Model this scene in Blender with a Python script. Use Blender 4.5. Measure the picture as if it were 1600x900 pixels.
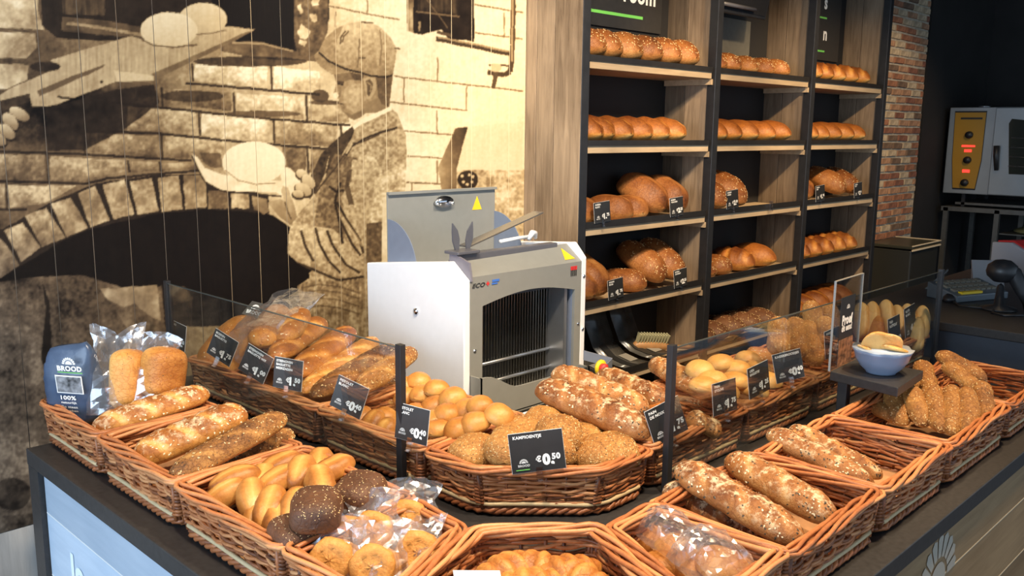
import bpy, bmesh, math, random
import numpy as np
from mathutils import Vector, Matrix, Quaternion

for o in list(bpy.data.objects):
    bpy.data.objects.remove(o)
SC = bpy.context.scene
COL = SC.collection
PI = math.pi
CZ = 1.65                      # eye height of the photographer above the floor

# ------------------------------------------------------------------ camera
FPX, YAW, PITCH, ROLL = 1401.22, math.radians(44.309), math.radians(9.984), math.radians(0.6026)
def cam_axes():
    fw = np.array([math.cos(YAW)*math.cos(PITCH), math.sin(YAW)*math.cos(PITCH), -math.sin(PITCH)])
    r = np.array([math.sin(YAW), -math.cos(YAW), 0.0])
    u = np.cross(r, fw)
    c, s = math.cos(ROLL), math.sin(ROLL)
    return np.array([c*r+s*u, -s*r+c*u, fw])
AX = cam_axes()
cam_data = bpy.data.cameras.new('camera')
cam = bpy.data.objects.new('camera', cam_data)
COL.objects.link(cam)
cam_data.sensor_width = 36.0
cam_data.lens = FPX*36.0/1600.0
cam_data.clip_start = 0.05
m = Matrix.Identity(4)
for i in range(3):
    m[i][0] = AX[0][i]; m[i][1] = AX[1][i]; m[i][2] = -AX[2][i]
m[2][3] = CZ
cam.matrix_world = m
SC.camera = cam

# ------------------------------------------------------------------ world, lights, exposure
SC.view_settings.view_transform = 'Standard'
SC.view_settings.look = 'None'
SC.view_settings.gamma = 1.0
SC.view_settings.use_curve_mapping = False
SC.view_settings.exposure = 0.5
W = bpy.data.worlds.new('daylight_outside')
SC.world = W
W.use_nodes = True
W.node_tree.nodes['Background'].inputs[0].default_value = (0.62, 0.80, 1.0, 1)
W.node_tree.nodes['Background'].inputs[1].default_value = 0.75
def area(name, loc, target, sx, sy, power, col):
    d = bpy.data.lights.new(name, 'AREA'); d.shape = 'RECTANGLE'; d.size = sx; d.size_y = sy
    d.energy = power; d.color = col
    o = bpy.data.objects.new(name, d); COL.objects.link(o); o.location = loc
    o.rotation_euler = (Vector(target)-Vector(loc)).to_track_quat('-Z', 'Y').to_euler()
    return o
def spot(name, loc, target, power, col, angle=70, size=0.04, blend=0.6):
    d = bpy.data.lights.new(name, 'SPOT'); d.energy = power; d.color = col
    d.spot_size = math.radians(angle); d.spot_blend = blend; d.shadow_soft_size = size
    o = bpy.data.objects.new(name, d); COL.objects.link(o); o.location = loc
    o.rotation_euler = (Vector(target)-Vector(loc)).to_track_quat('-Z', 'Y').to_euler()
    return o
WARM = (1.0, 0.72, 0.42)
SOFT = (1.0, 0.83, 0.62)
# the shop window on the street side
area('shop_window_light', (-2.6, 1.2, 1.75), (1.2, 1.6, 0.9), 3.0, 2.2, 105, (0.64, 0.81, 1.0))
# ceiling spots of the shop, then an added fill for the brick
spot('ceiling_spot_counter_a', (0.55, 1.05, 2.95), (1.1, 1.9, 0.8), 125, SOFT, 75, 0.07)
spot('ceiling_spot_counter_b', (1.35, 0.55, 2.95), (1.35, 1.15, 0.8), 125, SOFT, 70, 0.07)
spot('ceiling_spot_counter_c', (2.4, 0.4, 2.95), (2.0, 1.0, 0.8), 165, WARM, 70, 0.06)
spot('ceiling_spot_counter_d', (3.2, 0.6, 2.95), (2.9, 1.1, 0.8), 80, WARM, 60, 0.06)
spot('ceiling_spot_shelf_a', (2.55, 1.25, 2.95), (3.7, 2.8, 1.2), 120, WARM, 70, 0.05)
spot('ceiling_spot_shelf_b', (3.75, 1.25, 2.95), (4.8, 2.8, 1.2), 130, WARM, 70, 0.05)
spot('ceiling_spot_shelf_c', (4.95, 1.25, 2.95), (5.9, 2.8, 1.2), 140, WARM, 70, 0.05)
spot('ceiling_spot_wall_a', (1.1, 1.0, 2.95), (2.1, 3.0, 1.6), 125, (1.0, 0.87, 0.70), 85, 0.08)
spot('ceiling_spot_wall_b', (2.2, 1.1, 2.95), (2.85, 3.0, 1.75), 125, (1.0, 0.87, 0.70), 75, 0.08)
spot('added_brick_fill', (6.5, 1.5, 2.95), (7.5, 3.0, 1.4), 70, WARM, 60, 0.06)  # unseen lamp, added to brighten the brick pier

# ------------------------------------------------------------------ helpers: pixel of the photo -> point of the place
def ray(x, y):
    return AX.T @ np.array([(x-800)/FPX, -(y-450)/FPX, 1.0])
def uz(x, y, z):
    d = ray(x, y); k = (z-CZ)/d[2]; return Vector((d[0]*k, d[1]*k, z))
def ux(x, y, X):
    d = ray(x, y); k = X/d[0]; return Vector((X, d[1]*k, CZ+d[2]*k))
def uy(x, y, Y):
    d = ray(x, y); k = Y/d[1]; return Vector((d[0]*k, Y, CZ+d[2]*k))

# ------------------------------------------------------------------ helpers: objects
def tag(o, label=None, cat=None, group=None, kind=None):
    if label: o['label'] = label
    if cat: o['category'] = cat
    if group: o['group'] = group
    if kind: o['kind'] = kind
    return o
def empty(name, loc=(0, 0, 0), rz=0.0, parent=None):
    o = bpy.data.objects.new(name, None); COL.objects.link(o)
    o.location = loc; o.rotation_euler = (0, 0, rz); o.empty_display_size = 0.05
    if parent: o.parent = parent
    return o
def link(name, me, mat=None, parent=None):
    o = bpy.data.objects.new(name, me); COL.objects.link(o)
    if mat and not me.materials: me.materials.append(mat)
    if parent: o.parent = parent
    return o

class MB:
    """collects shapes into one mesh; t is an optional per-vertex tone"""
    def __init__(s):
        s.v = []; s.f = []; s.t = []
    def add(s, vs, fs, tone=0.5):
        b = len(s.v)
        s.v += [tuple(p) for p in vs]
        if isinstance(tone, (int, float)): s.t += [tone]*len(vs)
        else: s.t += list(tone)
        s.f += [tuple(i+b for i in f) for f in fs]
        return s
    def box(s, x0, x1, y0, y1, z0, z1, tone=0.5):
        vs = [(x, y, z) for x in (x0, x1) for y in (y0, y1) for z in (z0, z1)]
        return s.add(vs, [(0, 1, 3, 2), (4, 6, 7, 5), (0, 4, 5, 1), (2, 3, 7, 6), (0, 2, 6, 4), (1, 5, 7, 3)], tone)
    def prism(s, poly, axis, a, b, tone=0.5):
        """polygon (2-D) extruded along axis 'x','y','z' from a to b"""
        def P(u, v, w):
            return {'x': (w, u, v), 'y': (u, w, v), 'z': (u, v, w)}[axis]
        n = len(poly)
        vs = [P(u, v, a) for u, v in poly]+[P(u, v, b) for u, v in poly]
        fs = [tuple(range(n))[::-1], tuple(range(n, 2*n))]
        fs += [(i, (i+1) % n, n+(i+1) % n, n+i) for i in range(n)]
        return s.add(vs, fs, tone)
    def tube(s, path, r, sides=6, closed=False, tone=0.5, caps=True):
        n = len(path); P = [Vector(p) for p in path]
        rs = r if isinstance(r, (list, tuple)) else [r]*n
        vs = []; up = Vector((0, 0, 1))
        for i in range(n):
            if closed: d = P[(i+1) % n]-P[i-1]
            else: d = P[min(i+1, n-1)]-P[max(i-1, 0)]
            if d.length < 1e-9: d = Vector((1, 0, 0))
            d.normalize()
            ref = up if abs(d.z) < 0.9 else Vector((1, 0, 0))
            a = d.cross(ref).normalized(); b = a.cross(d).normalized()
            for k in range(sides):
                an = 2*PI*k/sides
                vs.append(P[i]+a*(rs[i]*math.cos(an))+b*(rs[i]*math.sin(an)))
        fs = []
        for i in range(n if closed else n-1):
            j = (i+1) % n
            for k in range(sides):
                l = (k+1) % sides
                fs.append((i*sides+k, i*sides+l, j*sides+l, j*sides+k))
        if caps and not closed:
            fs.append(tuple(range(sides))[::-1]); fs.append(tuple((n-1)*sides+k for k in range(sides)))
        return s.add(vs, fs, tone)
    def lathe(s, prof, seg=24, center=(0, 0, 0), axis='z', tone=0.5, wave=None):
        vs = []; cx, cy, cz = center
        for j, (r, h) in enumerate(prof):
            for k in range(seg):
                an = 2*PI*k/seg
                rr = r; hh = h
                if wave: rr, hh = wave(j, r, h, an)
                u, v = rr*math.cos(an), rr*math.sin(an)
                if axis == 'z': vs.append((cx+u, cy+v, cz+hh))
                elif axis == 'y': vs.append((cx+u, cy+hh, cz+v))
                else: vs.append((cx+hh, cy+u, cz+v))
        fs = []
        for j in range(len(prof)-1):
            for k in range(seg):
                l = (k+1) % seg
                fs.append((j*seg+k, j*seg+l, (j+1)*seg+l, (j+1)*seg+k))
        if prof[0][0] > 1e-6: fs.append(tuple(range(seg))[::-1])
        if prof[-1][0] > 1e-6: fs.append(tuple((len(prof)-1)*seg+k for k in range(seg)))
        return s.add(vs, fs, tone)
    def mesh(s, name, smooth=False, recalc=True):
        me = bpy.data.meshes.new(name)
        me.from_pydata(s.v, [], s.f)
        a = me.attributes.new('tone', 'FLOAT', 'POINT')
        a.data.foreach_set('value', np.array(s.t, dtype=np.float32))
        if recalc:
            bm = bmesh.new(); bm.from_mesh(me); bmesh.ops.recalc_face_normals(bm, faces=bm.faces)
            bm.to_mesh(me); bm.free()
        if smooth:
            me.polygons.foreach_set('use_smooth', [True]*len(me.polygons))
        me.update()
        return me
    def build(s, name, mat, parent=None, smooth=False, bevel=0.0, recalc=True):
        me = s.mesh(name, smooth, recalc)
        o = link(name, me, mat, parent)
        if bevel:
            b = o.modifiers.new('bevel', 'BEVEL'); b.width = bevel; b.segments = 2; b.limit_method = 'ANGLE'
        return o

def box_obj(name, mat, x0, x1, y0, y1, z0, z1, parent=None, bevel=0.0):
    return MB().box(x0, x1, y0, y1, z0, z1).build(name, mat, parent, bevel=bevel)

# ------------------------------------------------------------------ helpers: materials
MATS = {}
def new_mat(name):
    mt = bpy.data.materials.new(name); mt.use_nodes = True
    nt = mt.node_tree
    b = nt.nodes['Principled BSDF']
    MATS[name] = mt
    return mt, nt, b
def N(nt, kind, **kw):
    n = nt.nodes.new(kind)
    for k, v in kw.items():
        if k.startswith('i_'): n.inputs[k[2:].replace('_', ' ')].default_value = v
        else: setattr(n, k, v)
    return n
def ramp(nt, stops):
    n = nt.nodes.new('ShaderNodeValToRGB'); cr = n.color_ramp
    while len(cr.elements) < len(stops): cr.elements.new(0.5)
    for e, (p, c) in zip(cr.elements, stops):
        e.position = p; e.color = (c[0], c[1], c[2], 1)
    return n
def bumpit(nt, b, src, strength, dist=0.01):
    bp = N(nt, 'ShaderNodeBump'); bp.inputs['Strength'].default_value = strength; bp.inputs['Distance'].default_value = dist
    nt.links.new(src, bp.inputs['Height']); nt.links.new(bp.outputs[0], b.inputs['Normal'])
def plain(name, col, rough=0.5, metal=0.0, noise=0.0, scale=30, bump=0.0, spec=0.5, emit=None):
    mt, nt, b = new_mat(name)
    b.inputs['Roughness'].default_value = rough; b.inputs['Metallic'].default_value = metal
    b.inputs['Specular IOR Level'].default_value = spec
    tc = N(nt, 'ShaderNodeTexCoord')
    ns = N(nt, 'ShaderNodeTexNoise', i_Scale=scale, i_Detail=4.0)
    nt.links.new(tc.outputs['Object'], ns.inputs['Vector'])
    k = 1-noise
    rp = ramp(nt, [(0.3, [c*k for c in col]), (0.7, [min(1, c*(1+noise*0.6)) for c in col])])
    nt.links.new(ns.outputs[0], rp.inputs[0]); nt.links.new(rp.outputs[0], b.inputs['Base Color'])
    if bump: bumpit(nt, b, ns.outputs[0], bump)
    if emit:
        b.inputs['Emission Color'].default_value = (*col, 1); b.inputs['Emission Strength'].default_value = emit
    return mt
def toned(name, stops, nscale=25, namp=0.25, rough=0.5, bump=0.15, bscale=60, fine=0.12, spec=0.4, sub=0.0):
    """colour by the mesh's tone attribute plus noise"""
    mt, nt, b = new_mat(name)
    at = N(nt, 'ShaderNodeAttribute', attribute_name='tone')
    tc = N(nt, 'ShaderNodeTexCoord')
    oi = N(nt, 'ShaderNodeObjectInfo')
    ad = N(nt, 'ShaderNodeVectorMath', operation='ADD')
    sc = N(nt, 'ShaderNodeVectorMath', operation='SCALE'); sc.inputs[0].default_value = (7.1, 3.3, 5.7)
    nt.links.new(oi.outputs['Random'], sc.inputs['Scale'])
    nt.links.new(tc.outputs['Object'], ad.inputs[0]); nt.links.new(sc.outputs[0], ad.inputs[1])
    n1 = N(nt, 'ShaderNodeTexNoise', i_Scale=nscale, i_Detail=5.0, i_Roughness=0.6)
    n2 = N(nt, 'ShaderNodeTexNoise', i_Scale=bscale*3, i_Detail=3.0)
    nt.links.new(ad.outputs[0], n1.inputs['Vector']); nt.links.new(ad.outputs[0], n2.inputs['Vector'])
    m1 = N(nt, 'ShaderNodeMath', operation='MULTIPLY_ADD'); m1.inputs[1].default_value = namp*2; m1.inputs[2].default_value = -namp
    nt.links.new(n1.outputs[0], m1.inputs[0])
    m2 = N(nt, 'ShaderNodeMath', operation='MULTIPLY_ADD'); m2.inputs[1].default_value = fine*2; m2.inputs[2].default_value = -fine
    nt.links.new(n2.outputs[0], m2.inputs[0])
    a1 = N(nt, 'ShaderNodeMath', operation='ADD'); a2 = N(nt, 'ShaderNodeMath', operation='ADD')
    nt.links.new(at.outputs['Fac'], a1.inputs[0]); nt.links.new(m1.outputs[0], a1.inputs[1])
    nt.links.new(a1.outputs[0], a2.inputs[0]); nt.links.new(m2.outputs[0], a2.inputs[1])
    rp = ramp(nt, stops)
    nt.links.new(a2.outputs[0], rp.inputs[0]); nt.links.new(rp.outputs[0], b.inputs['Base Color'])
    b.inputs['Roughness'].default_value = rough; b.inputs['Specular IOR Level'].default_value = spec
    if sub:
        b.inputs['Subsurface Weight'].default_value = sub; b.inputs['Subsurface Radius'].default_value = (0.01, 0.005, 0.002)
    if bump: bumpit(nt, b, n2.outputs[0], bump, 0.004)
    return mt
def crust(name, stops, nscale=24, namp=0.24, speck=0.16, rough=0.42, bump=0.5, flour=0.0, crack=0.12):
    """bread crust: tone attribute plus blotches, specks, fine cracks and, if asked, dusted flour"""
    mt, nt, b = new_mat(name)
    lk = nt.links.new
    at = N(nt, 'ShaderNodeAttribute', attribute_name='tone')
    tc = N(nt, 'ShaderNodeTexCoord'); oi = N(nt, 'ShaderNodeObjectInfo')
    sc = N(nt, 'ShaderNodeVectorMath', operation='SCALE'); sc.inputs[0].default_value = (7.1, 3.3, 5.7); lk(oi.outputs['Random'], sc.inputs['Scale'])
    ad = N(nt, 'ShaderNodeVectorMath', operation='ADD'); lk(tc.outputs['Object'], ad.inputs[0]); lk(sc.outputs[0], ad.inputs[1])
    n1 = N(nt, 'ShaderNodeTexNoise', i_Scale=nscale, i_Detail=6.0, i_Roughness=0.65); lk(ad.outputs[0], n1.inputs['Vector'])
    n2 = N(nt, 'ShaderNodeTexNoise', i_Scale=190.0, i_Detail=5.0, i_Roughness=0.7); lk(ad.outputs[0], n2.inputs['Vector'])
    vo = N(nt, 'ShaderNodeTexVoronoi', feature='DISTANCE_TO_EDGE', i_Scale=nscale*2.4); 
    wp = N(nt, 'ShaderNodeVectorMath', operation='MULTIPLY_ADD'); wp.inputs[1].default_value = (0.03, 0.03, 0.03); lk(n1.outputs['Color'], wp.inputs[0]); lk(ad.outputs[0], wp.inputs[2]); lk(wp.outputs[0], vo.inputs['Vector'])
    def ma(src, k, off):
        m_ = N(nt, 'ShaderNodeMath', operation='MULTIPLY_ADD'); m_.inputs[1].default_value = k; m_.inputs[2].default_value = off; lk(src, m_.inputs[0]); return m_.outputs[0]
    def add(p, q):
        m_ = N(nt, 'ShaderNodeMath', operation='ADD'); lk(p, m_.inputs[0]); lk(q, m_.inputs[1]); return m_.outputs[0]
    cr = N(nt, 'ShaderNodeMapRange'); cr.inputs['From Max'].default_value = 0.10; cr.inputs['To Min'].default_value = crack; cr.inputs['To Max'].default_value = 0.0; lk(vo.outputs[0], cr.inputs['Value'])
    v = add(add(at.outputs['Fac'], ma(n1.outputs[0], namp*2.6, -namp*1.3)), ma(n2.outputs[0], speck*2.4, -speck*1.2))
    v = add(v, cr.outputs[0]); v = add(v, ma(oi.outputs['Random'], 0.16, -0.08))
    rp = ramp(nt, stops); lk(v, rp.inputs[0]); col = rp.outputs[0]
    if flour:
        ge = N(nt, 'ShaderNodeNewGeometry'); sx = N(nt, 'ShaderNodeSeparateXYZ'); lk(ge.outputs['Normal'], sx.inputs[0])
        up = N(nt, 'ShaderNodeMapRange'); up.inputs['From Min'].default_value = 0.1; up.inputs['From Max'].default_value = 0.8; lk(sx.outputs['Z'], up.inputs['Value'])
        n3 = N(nt, 'ShaderNodeTexNoise', i_Scale=42.0, i_Detail=6.0, i_Roughness=0.75); lk(ad.outputs[0], n3.inputs['Vector'])
        fm = N(nt, 'ShaderNodeMapRange'); fm.inputs['From Min'].default_value = 0.62-flour*0.14; fm.inputs['From Max'].default_value = 0.70-flour*0.10; lk(n3.outputs[0], fm.inputs['Value'])
        mu = N(nt, 'ShaderNodeMath', operation='MULTIPLY'); lk(up.outputs[0], mu.inputs[0]); lk(fm.outputs[0], mu.inputs[1])
        mu2 = N(nt, 'ShaderNodeMath', operation='MULTIPLY'); mu2.inputs[1].default_value = 0.8; lk(mu.outputs[0], mu2.inputs[0])
        mx = N(nt, 'ShaderNodeMix', data_type='RGBA'); mx.inputs[7].default_value = (0.74, 0.58, 0.36, 1); lk(mu2.outputs[0], mx.inputs[0]); lk(col, mx.inputs[6]); col = mx.outputs[2]
    lk(col, b.inputs['Base Color']); b.inputs['Roughness'].default_value = rough; b.inputs['Specular IOR Level'].default_value = 0.4
    hb = add(ma(n1.outputs[0], 1.2, 0), add(ma(n2.outputs[0], 0.55, 0), ma(cr.outputs[0], -1.5, 0)))
    bumpit(nt, b, hb, bump, 0.005)
    return mt
def film(name, col, base=0.10, edge=0.65, rough=0.08, bscale=40, bump=0.6, tint=(1, 1, 1), milk=0.0):
    """thin clear film or glass: see-through with a coat of reflection"""
    mt, nt, b = new_mat(name)
    nt.nodes.remove(b)
    out = nt.nodes['Material Output']
    tr = N(nt, 'ShaderNodeBsdfTransparent'); tr.inputs[0].default_value = (*tint, 1)
    gl = N(nt, 'ShaderNodeBsdfGlossy'); gl.inputs[0].default_value = (*col, 1); gl.inputs['Roughness'].default_value = rough
    lw = N(nt, 'ShaderNodeLayerWeight'); lw.inputs[0].default_value = 0.35
    mr = N(nt, 'ShaderNodeMapRange'); mr.inputs['To Min'].default_value = base; mr.inputs['To Max'].default_value = edge
    nt.links.new(lw.outputs['Facing'], mr.inputs['Value'])
    mx = N(nt, 'ShaderNodeMixShader')
    nt.links.new(mr.outputs[0], mx.inputs[0]); nt.links.new(tr.outputs[0], mx.inputs[1]); nt.links.new(gl.outputs[0], mx.inputs[2])
    sh = mx.outputs[0]
    if milk:
        df = N(nt, 'ShaderNodeBsdfDiffuse'); df.inputs[0].default_value = (0.9, 0.9, 0.95, 1)
        m2 = N(nt, 'ShaderNodeMixShader'); m2.inputs[0].default_value = milk
        nt.links.new(sh, m2.inputs[1]); nt.links.new(df.outputs[0], m2.inputs[2]); sh = m2.outputs[0]
    nt.links.new(sh, out.inputs['Surface'])
    if bump:
        tc = N(nt, 'ShaderNodeTexCoord')
        vo = N(nt, 'ShaderNodeTexNoise', i_Scale=bscale, i_Detail=2.0)
        nt.links.new(tc.outputs['Object'], vo.inputs['Vector'])
        bp = N(nt, 'ShaderNodeBump'); bp.inputs['Strength'].default_value = bump; bp.inputs['Distance'].default_value = 0.02
        nt.links.new(vo.outputs[0], bp.inputs['Height'])
        nt.links.new(bp.outputs[0], gl.inputs['Normal']); nt.links.new(bp.outputs[0], lw.inputs['Normal'])
    return mt
def wood(name, c1, c2, axis='z', scale=3.0, rough=0.55, bump=0.1, random_amount=0.35):
    """boards: grain stretched along one axis, each object a little different"""
    mt, nt, b = new_mat(name)
    tc = N(nt, 'ShaderNodeTexCoord'); oi = N(nt, 'ShaderNodeObjectInfo')
    sc = N(nt, 'ShaderNodeVectorMath', operation='SCALE'); sc.inputs[0].default_value = (13.1, 17.3, 9.7)
    nt.links.new(oi.outputs['Random'], sc.inputs['Scale'])
    ad = N(nt, 'ShaderNodeVectorMath', operation='ADD')
    nt.links.new(tc.outputs['Object'], ad.inputs[0]); nt.links.new(sc.outputs[0], ad.inputs[1])
    mp = N(nt, 'ShaderNodeMapping')
    s = [14.0, 14.0, 14.0]; s['xyz'.index(axis)] = 1.2
    mp.inputs['Scale'].default_value = s
    nt.links.new(ad.outputs[0], mp.inputs['Vector'])
    n1 = N(nt, 'ShaderNodeTexNoise', i_Scale=scale, i_Detail=7.0, i_Roughness=0.65, i_Distortion=0.6)
    nt.links.new(mp.outputs[0], n1.inputs['Vector'])
    n2 = N(nt, 'ShaderNodeTexNoise', i_Scale=2.2, i_Detail=3.0)
    nt.links.new(ad.outputs[0], n2.inputs['Vector'])
    mx = N(nt, 'ShaderNodeMath', operation='MULTIPLY_ADD'); mx.inputs[1].default_value = 0.5
    nt.links.new(n2.outputs[0], mx.inputs[0])
    m0 = N(nt, 'ShaderNodeMath', operation='MULTIPLY'); m0.inputs[1].default_value = 0.5
    nt.links.new(n1.outputs[0], m0.inputs[0]); nt.links.new(m0.outputs[0], mx.inputs[2])
    rp = ramp(nt, [(0.32, c1), (0.66, c2)])
    nt.links.new(mx.outputs[0], rp.inputs[0])
    hs = N(nt, 'ShaderNodeHueSaturation')
    mr = N(nt, 'ShaderNodeMapRange'); mr.inputs['To Min'].default_value = 1-random_amount*0.6; mr.inputs['To Max'].default_value = 1+random_amount*0.4
    nt.links.new(oi.outputs['Random'], mr.inputs['Value']); nt.links.new(mr.outputs[0], hs.inputs['Value'])
    nt.links.new(rp.outputs[0], hs.inputs['Color']); nt.links.new(hs.outputs[0], b.inputs['Base Color'])
    b.inputs['Roughness'].default_value = rough
    bumpit(nt, b, n1.outputs[0], bump, 0.005)
    return mt

M_black = plain('black_lacquer', (0.018, 0.018, 0.020), 0.42, noise=0.2)
M_black_top = plain('black_counter_laminate', (0.030, 0.028, 0.028), 0.45, noise=0.25, scale=80)
M_blackwall = plain('matt_black_paint', (0.012, 0.011, 0.011), 0.8, noise=0.3, scale=4)
M_white = plain('white_enamel', (0.82, 0.83, 0.86), 0.3, noise=0.02)
M_grey = plain('grey_enamel', (0.235, 0.235, 0.215), 0.38, noise=0.04)
M_dgrey = plain('dark_grey_enamel', (0.10, 0.10, 0.115), 0.35, noise=0.05)
M_steel = plain('brushed_steel', (0.55, 0.57, 0.60), 0.3, 0.9, noise=0.08, scale=12)
M_blade = plain('blade_steel', (0.62, 0.60, 0.55), 0.25, 1.0, noise=0.1)
M_darkin = plain('dark_inside', (0.02, 0.018, 0.016), 0.6)
M_chrome = plain('chrome', (0.8, 0.8, 0.82), 0.15, 1.0)
M_yellow = plain('yellow_sticker', (0.85, 0.58, 0.02), 0.5)
M_red = plain('red_print', (0.62, 0.03, 0.03), 0.5)
M_redled = plain('red_display', (1.0, 0.03, 0.02), 0.5, emit=2.0)
M_blue = plain('blue_print', (0.05, 0.16, 0.55), 0.5)
M_ink = plain('black_print', (0.02, 0.02, 0.02), 0.5)
M_chalk = plain('white_print', (0.85, 0.84, 0.80), 0.6)
M_card = plain('black_card', (0.026, 0.025, 0.024), 0.35, noise=0.15)
M_cardedge = plain('white_card', (0.8, 0.8, 0.78), 0.6)
M_green = plain('green_print', (0.16, 0.55, 0.10), 0.5)
M_clip = film('clear_plastic_clip', (1, 1, 1), 0.18, 0.8, 0.1, bump=0.0)
M_glass = film('guard_glass', (0.9, 0.95, 1.0), 0.035, 0.30, 0.01, bump=0.0, tint=(0.93, 0.95, 0.95))
M_glassedge = plain('glass_edge', (0.05, 0.06, 0.06), 0.2)
M_acryl = film('clear_acrylic', (0.95, 0.97, 1.0), 0.06, 0.6, 0.03, bump=0.0, tint=(0.94, 0.95, 0.95))
M_film = film('crumpled_clear_film', (0.92, 0.94, 1.0), 0.15, 0.60, 0.18, bscale=16, bump=0.5, tint=(0.97, 0.97, 0.97), milk=0.045)
M_bagblue = plain('dark_blue_bag_film', (0.055, 0.085, 0.15), 0.28, noise=0.2, scale=20, bump=0.25)
M_bagdark = plain('grey_bag_film', (0.10, 0.095, 0.085), 0.22, noise=0.5, scale=9, bump=0.2)
M_bluegrey = plain('blue_grey_steel', (0.25, 0.29, 0.38), 0.35, 0.3, noise=0.05)
M_bowl = plain('pale_blue_ceramic', (0.22, 0.28, 0.40), 0.2, noise=0.05)
M_paper = plain('brown_liner_paper', (0.42, 0.22, 0.10), 0.8, noise=0.15)
M_tray = plain('black_tray_steel', (0.02, 0.018, 0.017), 0.35, noise=0.2)
M_oldwood = wood('grey_scaffold_wood', (0.10, 0.066, 0.040), (0.36, 0.265, 0.175), 'z', random_amount=0.7)
M_shelfwood = wood('pale_shelf_wood', (0.34, 0.24, 0.14), (0.58, 0.44, 0.28), 'x')
M_front_r = wood('counter_front_wood', (0.20, 0.125, 0.06), (0.40, 0.27, 0.145), 'x', rough=0.4)
M_front_l = wood('counter_front_sky_sheen', (0.36, 0.46, 0.58), (0.50, 0.60, 0.72), 'y', rough=0.35, bump=0.05)  # same wood laminate as the right wing, sky reflection put into the colour
M_lowwood = wood('whitewashed_boards', (0.30, 0.29, 0.28), (0.55, 0.54, 0.52), 'z', rough=0.6)
M_wicker = toned('willow', [(0.0, (0.035, 0.014, 0.008)), (0.35, (0.24, 0.080, 0.030)), (0.65, (0.46, 0.165, 0.058)), (1.0, (0.62, 0.29, 0.12))], 60, 0.24, 0.42, 0.1, 50, 0.1)
M_peeled = toned('peeled_willow', [(0.0, (0.40, 0.28, 0.13)), (1.0, (0.72, 0.58, 0.36))], 30, 0.3, 0.5, 0.05)
CR_GOLD = [(0.0, (0.78, 0.47, 0.16)), (0.3, (0.58, 0.265, 0.060)), (0.6, (0.36, 0.122, 0.022)), (1.0, (0.12, 0.032, 0.008))]
CR_BROWN = [(0.0, (0.62, 0.34, 0.12)), (0.35, (0.40, 0.165, 0.045)), (0.7, (0.21, 0.068, 0.016)), (1.0, (0.055, 0.018, 0.007))]
CR_PALE = [(0.0, (0.80, 0.56, 0.24)), (0.4, (0.64, 0.33, 0.085)), (0.75, (0.42, 0.165, 0.035)), (1.0, (0.20, 0.065, 0.014))]
CR_DARK = [(0.0, (0.26, 0.13, 0.06)), (0.4, (0.145, 0.060, 0.026)), (0.75, (0.075, 0.030, 0.014)), (1.0, (0.03, 0.012, 0.008))]
CR_SEED = [(0.0, (0.66, 0.38, 0.12)), (0.4, (0.44, 0.21, 0.055)), (0.7, (0.26, 0.105, 0.026)), (1.0, (0.075, 0.028, 0.009))]
M_gold = crust('golden_crust', CR_GOLD, 24, 0.20, 0.12, 0.40, 0.45)
M_goldflour = crust('floury_golden_crust', CR_GOLD, 24, 0.22, 0.14, 0.5, 0.5, 0.9)
M_brown = crust('brown_crust', CR_BROWN, 22, 0.24, 0.16, 0.45, 0.55)
M_walnut = crust('dusted_walnut_crust', CR_BROWN, 26, 0.34, 0.20, 0.5, 0.8, 0.85, 0.06)
M_pale = crust('pale_roll_crust', CR_PALE, 20, 0.20, 0.08, 0.40, 0.25, 0.0, 0.05)
M_dark = crust('dark_rye_crust', CR_DARK, 25, 0.22, 0.2, 0.5, 0.5)
M_seedy = crust('seeded_crust', CR_SEED, 30, 0.26, 0.34, 0.55, 0.8)
M_seed = plain('oat_and_sesame', (0.70, 0.50, 0.24), 0.5, noise=0.15)
M_flour = plain('flour_and_flakes', (0.80, 0.66, 0.44), 0.7, noise=0.1)
M_darkseed = plain('dark_seed', (0.05, 0.035, 0.02), 0.5)
ORD = ['first', 'second', 'third', 'fourth', 'fifth', 'sixth', 'seventh', 'eighth', 'ninth', 'tenth', 'eleventh', 'twelfth', 'thirteenth', 'fourteenth', 'fifteenth', 'sixteenth', 'seventeenth', 'eighteenth', 'nineteenth', 'twentieth', 'twenty-first', 'twenty-second']

# ------------------------------------------------------------------ helpers: lettering
TXT = {}
def text_mesh(s, bold=0.0, shear=0.0):
    key = (s, bold, shear)
    if key in TXT: return TXT[key]
    c = bpy.data.curves.new('lettering', 'FONT'); c.body = s; c.size = 1.0; c.offset = bold; c.shear = shear
    c.resolution_u = 3; c.space_character = 1.0+bold*2; c.extrude = 0.0
    o = bpy.data.objects.new('lettering', c); COL.objects.link(o)
    bpy.context.view_layer.update()
    me = bpy.data.meshes.new_from_object(o.evaluated_get(bpy.context.evaluated_depsgraph_get()))
    bpy.data.objects.remove(o); bpy.data.curves.remove(c)
    TXT[key] = me
    return me
def text(name, s, mat, parent, x, y, h, lift=0.0012, width=None, bold=0.02, shear=0.0):
    """lettering in the XZ plane of its parent, facing -Y; x, y = left end of the base line, h = cap height"""
    me0 = text_mesh(s, bold, shear)
    me = me0.copy(); me.materials.clear(); me.materials.append(mat)
    n = len(me.vertices); co = np.zeros(n*3, np.float32); me.vertices.foreach_get('co', co); co = co.reshape(-1, 3)
    k = h/0.70
    w = (co[:, 0].max()-co[:, 0].min())*k if n else 1
    kx = k if width is None else k*width/max(w, 1e-6)
    x0 = co[:, 0].min() if n else 0
    out = np.zeros_like(co)
    out[:, 0] = x+(co[:, 0]-x0)*kx; out[:, 1] = -lift; out[:, 2] = y+co[:, 1]*k
    me.vertices.foreach_set('co', out.ravel()); me.update()
    o = bpy.data.objects.new(name, me); COL.objects.link(o); o.parent = parent
    return o
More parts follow.
